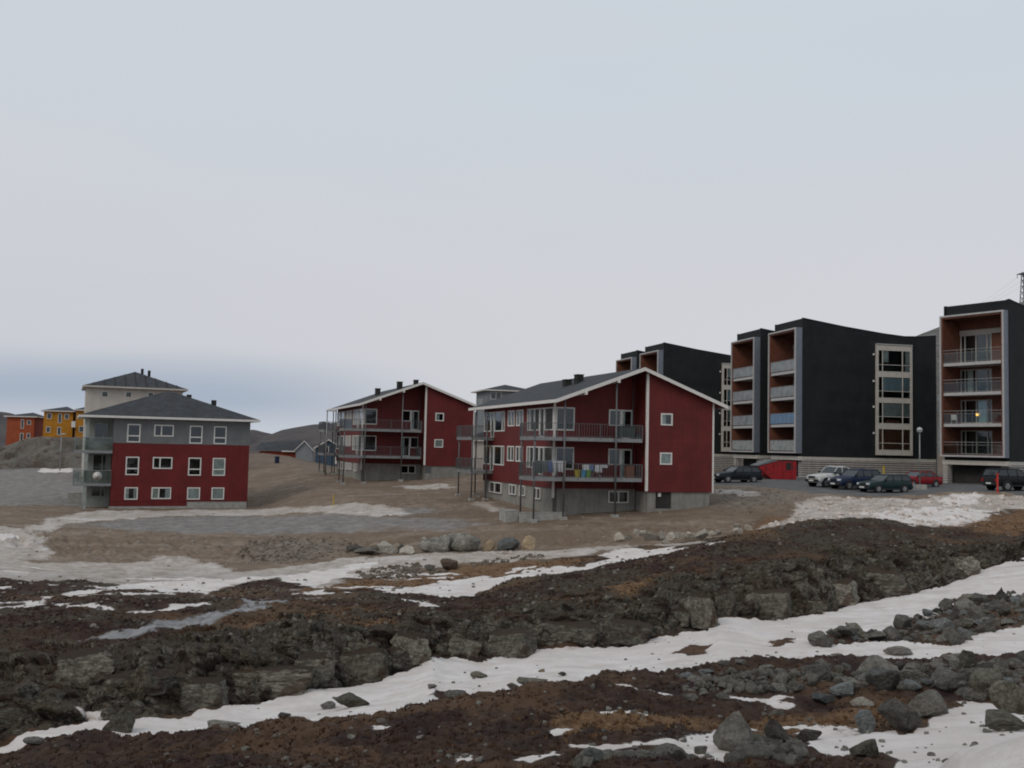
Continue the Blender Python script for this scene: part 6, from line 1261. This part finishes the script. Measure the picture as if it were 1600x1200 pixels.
# ---------------------------------------------------------------- boulders
def stone_mat(name, c1, c2, c3, moss=None):
    m = bpy.data.materials.new(name); m.use_nodes = True; t = m.node_tree; b = t.nodes['Principled BSDF']
    oi = N(t, 'ShaderNodeObjectInfo'); tcn = N(t, 'ShaderNodeTexCoord')
    vm = N(t, 'ShaderNodeVectorMath', operation='ADD'); t.links.new(tcn.outputs['Object'], vm.inputs[0]); t.links.new(oi.outputs['Random'], vm.inputs[1]); P = vm.outputs[0]
    c = mixc(t, maprange(t, noise(t, P, 2.2, 6, .68), .38, .64), c1, c2)
    c = mixc(t, math_node(t, 'MULTIPLY', maprange(t, noise(t, P, 9, 6, .75), .52, .68), .75), c, c3)
    c = mixc(t, math_node(t, 'MULTIPLY', maprange(t, noise(t, P, 30, 3, .7), .58, .72), .6), c, [x * .35 for x in c1])
    if moss: c = mixc(t, math_node(t, 'MULTIPLY', maprange(t, noise(t, P, 1.4, 5, .65), .50, .62), .8), c, moss)
    hv = N(t, 'ShaderNodeHueSaturation'); t.links.new(c, hv.inputs['Color']); t.links.new(maprange(t, oi.outputs['Random'], 0, 1, .70, 1.70, False), hv.inputs['Value'])
    t.links.new(hv.outputs[0], b.inputs['Base Color']); b.inputs['Roughness'].default_value = .92; b.inputs['Specular IOR Level'].default_value = .2
    if name == 'ledge_rock':
        geo_ = N(t, 'ShaderNodeNewGeometry'); gs_ = N(t, 'ShaderNodeSeparateXYZ'); t.links.new(geo_.outputs['Normal'], gs_.inputs[0])
        mc = mixc(t, maprange(t, math_node(t, 'ADD', gs_.outputs[2], math_node(t, 'MULTIPLY', math_node(t, 'SUBTRACT', noise(t, P, 6, 5, .7), .5), .9)), .55, .8), hv.outputs[0], (0.055, 0.038, 0.027)); t.links.new(mc, b.inputs['Base Color'])
    bn = N(t, 'ShaderNodeBump'); bn.inputs['Distance'].default_value = 1
    vr = N(t, 'ShaderNodeTexVoronoi'); vr.inputs['Scale'].default_value = 3.5; t.links.new(P, vr.inputs['Vector']); t.links.new(math_node(t, 'SUBTRACT', math_node(t, 'MULTIPLY', noise(t, P, 8, 6, .75), .10), math_node(t, 'MULTIPLY', vr.outputs['Distance'], .07)), bn.inputs['Height']); t.links.new(bn.outputs[0], b.inputs['Normal']); return m
SM = dict(g=stone_mat('grey_stone', (0.115, 0.108, 0.094), (0.215, 0.205, 0.180), (0.34, 0.325, 0.29)),
          l=stone_mat('pale_stone', (0.26, 0.24, 0.205), (0.38, 0.355, 0.31), (0.46, 0.435, 0.39)),
          o=stone_mat('ochre_stone', (0.26, 0.195, 0.125), (0.36, 0.28, 0.185), (0.42, 0.38, 0.32)),
          b=stone_mat('blue_grey_stone', (0.11, 0.118, 0.118), (0.20, 0.208, 0.205), (0.30, 0.30, 0.28)),
          d=stone_mat('dark_stone', (0.060, 0.055, 0.048), (0.120, 0.112, 0.097), (0.21, 0.195, 0.17)),
          m=stone_mat('lichen_stone', (0.095, 0.090, 0.070), (0.175, 0.168, 0.136), (0.27, 0.255, 0.215), (0.062, 0.052, 0.030)),
          n=stone_mat('brown_stone', (0.075, 0.052, 0.038), (0.12, 0.088, 0.065), (0.10, 0.08, 0.065)),
          w=stone_mat('rough_wall_stone', (0.30, 0.275, 0.235), (0.42, 0.39, 0.335), (0.28, 0.22, 0.165)))
SM['p'] = stone_mat('pale_speckled_stone', (0.19, 0.18, 0.155), (0.32, 0.305, 0.27), (0.46, 0.44, 0.40)); SM['slab'] = stone_mat('ledge_rock', (0.080, 0.074, 0.060), (0.185, 0.172, 0.140), (0.29, 0.27, 0.23), (0.048, 0.030, 0.021))
def rock_points(seed, sub, planes=9, rough=.05, flatb=True, angular=.68):
    bm = bmesh.new(); bmesh.ops.create_icosphere(bm, subdivisions=sub, radius=1.0); D = np.array([v.co[:] for v in bm.verts]); F = [tuple(v.index for v in f.verts) for f in bm.faces]; bm.free()
    r = np.random.default_rng(seed); n = r.normal(size=(planes, 3)); n /= np.linalg.norm(n, axis=1)[:, None]; dd = r.uniform(angular - .28, angular + .1, planes)
    k = D @ n.T; rad = np.where(k > .05, dd / np.maximum(k, .05), 9).min(1); rad = np.minimum(rad, 1.08)
    P = D * rad[:, None]; nz = fbm(P[:, 0] * 2.3 + seed, P[:, 1] * 2.3 + P[:, 2] * 1.7, 4, seed); P = P * (1 + nz * rough * 2.2)[:, None]
    P[:, 0] /= np.ptp(P[:, 0]) / 2; P[:, 1] /= np.ptp(P[:, 1]) / 2; P[:, 2] /= np.ptp(P[:, 2]) / 2
    P -= (P.max(0) + P.min(0)) / 2
    return P, F
def rock_mesh(seed, sub=4, **k):
    P, F = rock_points(seed, sub, **k); me_ = bpy.data.meshes.new('boulder'); me_.from_pydata([tuple(p) for p in P], [], F); me_.polygons.foreach_set('use_smooth', [sub > 3] * len(F)); me_.update(); me_.set_sharp_from_angle(angle=R(17)); return me_
BIG = [rock_mesh(100 + i, 4) for i in range(12)]; SMALL = [rock_mesh(200 + i, 2, planes=10) for i in range(10)]; BLK = [rock_mesh(300 + i, 4, planes=8, angular=.72, rough=.07) for i in range(8)]
MESHES = {}
def rock(base, key, mt, loc, scale, rot, name='boulder', **kw):
    k = (id(base), mt.name)
    if k not in MESHES: m_ = base.copy(); m_.materials.clear(); m_.materials.append(mt); MESHES[k] = m_
    o = bpy.data.objects.new(name, MESHES[k]); COL.objects.link(o); o.location = loc; o.scale = scale; o.rotation_euler = rot; return tag(o, **kw)
rb = random.Random(77)
GL = {'w': ('stone in the rough row edging the dirt slope below the nearest red house', 'stones edging the dirt slope'), 'bank': ('smaller stone among the big boulders set in the dirt bank', 'small stones in the dirt bank'), 'snow': ('small grey stone poking out of the snow gully', 'small stones in the snow gully'), 'front': ('grey stone among the rubble and heath in the near right', 'rubble stones in the near heath')}
for i, (x, y, w_, h_, k, lab) in enumerate(BOULDERS):
    if k == 'w': gk = 'w'
    elif y > 40: gk = 'bank'
    elif tline(x, y) > 4.4: gk = 'snow'
    else: gk = 'front'
    kw = dict(label=lab, cat='boulder') if lab else dict(label=GL[gk][0], cat='boulder', group=GL[gk][1])
    h_ *= 1.35 if k == 'w' else 1.12 if k in 'lob' and y > 40 else 1.0; w_ *= 1.2 if k == 'w' else 1.0
    base = BIG[i % len(BIG)]; d_ = w_ * rb.uniform(.7, 1.0); z = height(x, y + d_ * .35)
    yy = y + d_ * .42; H_ = h_ * 1.12
    pointed = lab and ('pointed' in lab or 'pyramid' in lab)
    o = rock(base, k, SM[k], (x, yy, height(x, y) + h_ * .5 - H_ * .10), (w_ / 2 * 1.04, d_ / 2, H_ / 2), (rb.uniform(-.08, .08), rb.uniform(-.06, .06), rb.choice((0, math.pi)) + rb.uniform(-.25, .25)), **kw)
# pointed boulders get a peak
for o in list(bpy.data.objects):
    if o.name.startswith('boulder') and o.get('label') and ('pointed' in o['label'] or 'pyramid' in o['label'] or 'peaked' in o['label'] or 'brown square' in o['label']):
        m_ = o.data.copy(); o.data = m_;  sq = 'square' in o['label']
        for v in m_.vertices:
            t_ = (v.co.z + 1) / 2; f_ = 1.15 - .98 * t_ ** 1.15 if not sq else 1.0
            v.co.x *= f_; v.co.y *= f_; v.co.x += .18 * t_
# blocks of bedrock that break the ledge face
def slab_mesh(seed):
    """flat faced bedrock block: face towards -y, thick, cracked and chipped at its rim"""
    r = np.random.default_rng(seed); bm = bmesh.new(); bmesh.ops.create_icosphere(bm, subdivisions=5, radius=1.0); D = np.array([v.co[:] for v in bm.verts]); F = [tuple(v.index for v in f.verts) for f in bm.faces]; bm.free()
    n = [(0, -1, .22)] + [(math.cos(a_), r.uniform(-.3, .1), math.sin(a_)) for a_ in np.array([0, 1.57, 3.14, 4.71, .75, 2.4]) + r.uniform(-.22, .22, 6)] + [(r.uniform(-.5, .5), -1, r.uniform(-.1, .7)) for _ in range(2)]
    n = np.array(n); n /= np.linalg.norm(n, axis=1)[:, None]; dd = np.array([.42] + list(np.array([.80, .74, .80, .9, .98, .98]) + r.uniform(-.08, .08, 6)) + list(r.uniform(.46, .56, 2)))
    k = D @ n.T; rad = np.minimum(np.where(k > .05, dd / np.maximum(k, .05), 9).min(1), 1.3); P = D * rad[:, None]
    u, v = P[:, 0] * 3 + seed, P[:, 2] * 4 + P[:, 1] * 2; f1_, f2_, h1_, _, _ = worley(u, v, seed)
    P = P * (1 + fbm(u, v, 5, seed) * .09 + (h1_ - .5) * .05 - (1 - sstep(0, .12, f2_ - f1_)) * .03)[:, None]
    P /= np.array([np.abs(P[:, 0]).max(), 1, np.abs(P[:, 2]).max()])
    me_ = bpy.data.meshes.new('rock_slab'); me_.from_pydata([tuple(p) for p in P], [], F); me_.polygons.foreach_set('use_smooth', [True] * len(F)); me_.update(); me_.set_sharp_from_angle(angle=R(20)); return me_
for i, (x, y, w_, h_) in enumerate(SLABS):
    o = rock(slab_mesh(500 + i), 's', SM['slab'], (x, y + w_ * .30 + .14, height(x, y - .35) + h_ * .38), (w_ / 2 * 1.30, w_ * .45, h_ / 2 * 1.2), (rb.uniform(-.1, .15), rb.uniform(-.1, .1), -math.atan2(x, y) * .4 + rb.uniform(-.2, .2)), name='rock_slab', label='', cat='rock slab', group='bedrock blocks of the ledge')
# labels by order along a row, seen from the house side to the right
NTH = ['leftmost', 'second from the left', 'third from the left', 'fourth from the left', 'fifth from the left', 'sixth from the left', 'seventh from the left', 'eighth from the left', 'ninth from the left', 'tenth from the left', 'eleventh from the left', 'twelfth from the left', 'thirteenth from the left', 'fourteenth from the left', 'fifteenth from the left', 'sixteenth from the left', 'seventeenth from the left', 'eighteenth from the left', 'nineteenth from the left', 'rightmost']
for grp, txt in (('stones edging the dirt slope', 'stone in the rough row edging the dirt slope'), ('small stones in the dirt bank', 'smaller stone among the dirt bank boulders'), ('small stones in the snow gully', 'small stone poking out of the snow gully'), ('bedrock blocks of the ledge', 'bedrock block in the ledge above the snow gully')):
    L_ = sorted([o for o in bpy.data.objects if o.get('group') == grp], key=lambda o: o.location.x / o.location.y)
    for i, o in enumerate(L_): o['label'] = txt + ', ' + (NTH[i] if i < len(L_) - 1 else 'rightmost') + (' one' if i in (0, len(L_) - 1) else '')
# rubble fields: the largest stones are individuals, the gravel between them is one mass
def in_poly(x, y, P):
    c = False; n = len(P)
    for i in range(n):
        x1, y1 = P[i]; x2, y2 = P[(i + 1) % n]
        if (y1 > y) != (y2 > y) and x < (x2 - x1) * (y - y1) / (y2 - y1) + x1: c = not c
    return c
FIELD = [(0, 105, 'grey stone of the rubble bank between the two snow strips at the right', 'rubble bank between the snow strips', (.26, .80)), (1, 90, 'grey stone of the near rubble field above the front snow', 'near rubble field', (.24, .72)), (2, 10, 'grey stone in dark heath near the crest before the snow gully', 'stones on the near crest', (.14, .3)), (3, 9, 'grey stone at the foot of the dark rounded boulder', 'stones by the large pointed boulder', (.12, .28)), (4, 5, 'grey stone at the bottom edge left of the large pointed boulder', 'stones at the bottom edge', (.15, .3))]
for fi, n, lab, grp, (s0, s1) in FIELD:
    P = ZONES['rubble'][fi]; xs = [p[0] for p in P]; ys = [p[1] for p in P]; k = 0; tries = 0; placed = []
    while k < n and tries < 6000:
        tries += 1; x, y = rb.uniform(min(xs), max(xs)), rb.uniform(min(ys), max(ys))
        s = s0 + (s1 - s0) * rb.random() ** 2.2
        if not in_poly(x, y, P) or x / y > .56 or any((x - a) ** 2 + (y - b_) ** 2 < (.42 * (s + c_)) ** 2 for a, b_, c_ in placed): continue
        placed.append((x, y, s)); h_ = s * rb.uniform(.55, .85)
        rock(rb.choice(SMALL if s < .3 else BIG), 'r', SM[rb.choice('gggmbd' + ('l' if rb.random() < .15 else 'g'))], (x, y, height(x, y) + h_ * .22), (s / 2, s / 2 * rb.uniform(.7, 1), h_ / 2), (rb.uniform(-.4, .4), rb.uniform(-.4, .4), rb.uniform(0, 6.28)), label=lab, cat='boulder', group=grp); k += 1

# ---------------------------------------------------------------- loose stones too small to count
def scatter_stones(name, label, mt, pts, sub=1, seeds=6):
    base = [rock_points(400 + i, sub, planes=8) for i in range(seeds)]; V = []; Fs = []; off = 0; r = np.random.default_rng(5)
    for (x, y, s) in pts:
        P, F = base[r.integers(seeds)]; a = r.uniform(0, 6.28); ca, sa_ = math.cos(a), math.sin(a)
        Q = P * np.array([s / 2 * r.uniform(.8, 1.3), s / 2 * r.uniform(.7, 1.1), s / 2 * r.uniform(.5, .9)]); X_ = Q[:, 0] * ca - Q[:, 1] * sa_ + x; Y_ = Q[:, 0] * sa_ + Q[:, 1] * ca + y
        V.append(np.stack([X_, Y_, Q[:, 2] + height(x, y) + s * .1], -1)); Fs.append(np.array(F) + off); off += len(P)
    V = np.concatenate(V); F = np.concatenate(Fs); me_ = bpy.data.meshes.new(name); me_.from_pydata(V.tolist(), [], F.tolist()); me_.materials.append(mt)
    o = bpy.data.objects.new(name, me_); COL.objects.link(o); return tag(o, label=label, kind='stuff')
def sample(n, poly=None, rng=None, s=(.05, .16), a=(-.6, .58), ts=None, pw=2.0):
    out = []; tr = 0
    while len(out) < n and tr < n * 40:
        tr += 1
        if poly: xs = [p[0] for p in poly]; ys = [p[1] for p in poly]; x, y = rb.uniform(min(xs), max(xs)), rb.uniform(min(ys), max(ys))
        else: aa = rb.uniform(*a); y = rng[0] + (rng[1] - rng[0]) * rb.random(); x = aa * y
        if poly and not in_poly(x, y, poly): continue
        if ts and not (ts[0] < tline(x, y) < ts[1]): continue
        out.append((x, y, s[0] + (s[1] - s[0]) * rb.random() ** pw))
    return out
pts = []
for p in ZONES['rubble']: pts += sample(700 if len(p) > 20 else 260, p, s=(.06, .24))
scatter_stones('rubble', 'loose small stones filling the gaps of the rubble fields', SM['g'], pts, 2)
pts = sample(800, ZONES['gravel'][1], s=(.05, .24), pw=3) + sample(300, ZONES['gravel'][2], s=(.06, .3)) + sample(160, ZONES['gravel'][3], s=(.06, .25)) + sample(160, ZONES['gravel'][0], s=(.05, .16))
scatter_stones('gravel', 'coarse grey gravel spilling down the dirt bank', stone_mat('bank_gravel', (0.13, 0.10, 0.075), (0.20, 0.172, 0.14), (0.27, 0.25, 0.22)), pts, 1)
pts = sample(700, None, (53, 75), s=(.05, .22), a=(-.5, .28), pw=3.5) + sample(250, None, (75, 110), s=(.06, .26), a=(-.35, .15), pw=3.5)
scatter_stones('loose_stones', 'pale loose stones strewn over the brown graded dirt', SM['l'], pts, 1)
pts = sample(110, None, (20, 33), s=(.03, .11), a=(-.5, .52), ts=(5.0, 6.0), pw=3) + sample(900, None, (26, 56), s=(.04, .20), a=(-.52, .55), ts=(7.0, 10.5), pw=2.5) + sample(500, None, (10, 21), s=(.03, .12), a=(-.56, .55), ts=(2.0, 4.3), pw=2.5)
scatter_stones('scattered_stones', 'small grey stones in snow and heath', SM['g'], pts, 2)
pts = sample(600, ZONES['dsnow'][2], s=(.08, .45), pw=2)
M['dirty_snow'] = mat('dirty_snow_lump', (0.50, 0.44, 0.40), .95, .2, 4, .01, 20)
scatter_stones('snow_lumps', 'lumpy dirty snow ploughed up beside the car park', M['dirty_snow'], pts, 1)

# ---------------------------------------------------------------- heather and grass tufts
def tufts(name, label, cols, n, rng, a, ts, h, seed, dens_zone=None, blades=9, wid=.011):
    r = np.random.default_rng(seed); V = []; k = 0; cnt = 0
    AA = r.uniform(a[0], a[1], n * 3); tt = r.random(n * 3); YY = rng[0] * (rng[1] / rng[0]) ** tt
    ci = np.clip(np.searchsorted(A_, AA), 0, NC - 1)
    Vs, Fs, Cs = [], [], []
    for i in range(n * 3):
        c = ci[i]; rI = int(np.searchsorted(TD[:, c], YY[i])); 
        if rI >= NR or not (ts[0] < TT[rI, c] < ts[1]): continue
        if z_snow[rI, c] + z_ds[rI, c] > .25 or z_ice[rI, c] > .3 or z_rock[rI, c] > .75: continue
        if dens_zone is not None and dens_zone[rI, c] < r.random() * .9: continue
        x0, y0 = AA[i] * YY[i], YY[i]; z0 = np.interp(y0, TD[:, c], TZ[:, c]); cnt += 1
        if cnt > n: break
        g = r.random(); s = h * r.uniform(.5, 1.3)
        for b_ in range(blades):
            an = r.uniform(0, 6.283); ro_ = r.uniform(0, .5) * s * 1.6; px, py = x0 + math.cos(an) * ro_, y0 + math.sin(an) * ro_; le = r.uniform(.3, 1.0) * s; lx, ly = math.cos(an) * le * r.uniform(.2, .9), math.sin(an) * le * r.uniform(.2, .9)
            wx = wid * (1 + y0 / 20); t2 = r.uniform(0, 6.283); ax, ay = math.cos(t2) * wx, math.sin(t2) * wx
            Vs += [(px - ax, py - ay, z0 - .02), (px + ax, py + ay, z0 - .02), (px + lx, py + ly, z0 + le * .9)]; Fs.append((k, k + 1, k + 2)); k += 3; Cs.append(g)
    me_ = bpy.data.meshes.new(name); me_.from_pydata(Vs, [], Fs); me_.materials.append(cols)
    at = me_.attributes.new('tint', 'FLOAT', 'FACE'); at.data.foreach_set('value', np.array(Cs, np.float32))
    o = bpy.data.objects.new(name, me_); COL.objects.link(o); return tag(o, label=label, kind='stuff')
def tuft_mat(name, c1, c2, c3):
    m = bpy.data.materials.new(name); m.use_nodes = True; t = m.node_tree; b = t.nodes['Principled BSDF']
    a = N(t, 'ShaderNodeAttribute', attribute_name='tint'); P = N(t, 'ShaderNodeTexCoord').outputs['Object']
    c = mixc(t, maprange(t, noise(t, P, 1.1, 6, .65), .42, .60), c1, c2); c = mixc(t, math_node(t, 'MULTIPLY', maprange(t, a.outputs['Fac'], .6, 1.0), .6), c, c3)
    t.links.new(c, b.inputs['Base Color']); b.inputs['Roughness'].default_value = .95; b.inputs['Specular IOR Level'].default_value = .1; return m
tm1 = tuft_mat('crowberry_heath', (0.029, 0.016, 0.013), (0.064, 0.036, 0.024), (0.12, 0.068, 0.04)); tm2 = tuft_mat('dry_grass', (0.115, 0.062, 0.032), (0.20, 0.125, 0.066), (0.26, 0.185, 0.11))
tufts('heather', 'low dark crowberry and heather covering the near ground', tm1, 15000, (6, 24), (-.58, .58), (1.2, 4.35), .040, 3, wid=.006)
tufts('heather', 'dark heather on the ledge and the slope beyond it', tm1, 9000, (21, 56), (-.56, .56), (6.2, 10.8), .055, 4, wid=.007)
tufts('dry_grass', 'orange and straw coloured dry grass mats', tm2, 8000, (8, 60), (-.56, .56), (1.5, 11.5), .065, 5, z_tan, wid=.007)
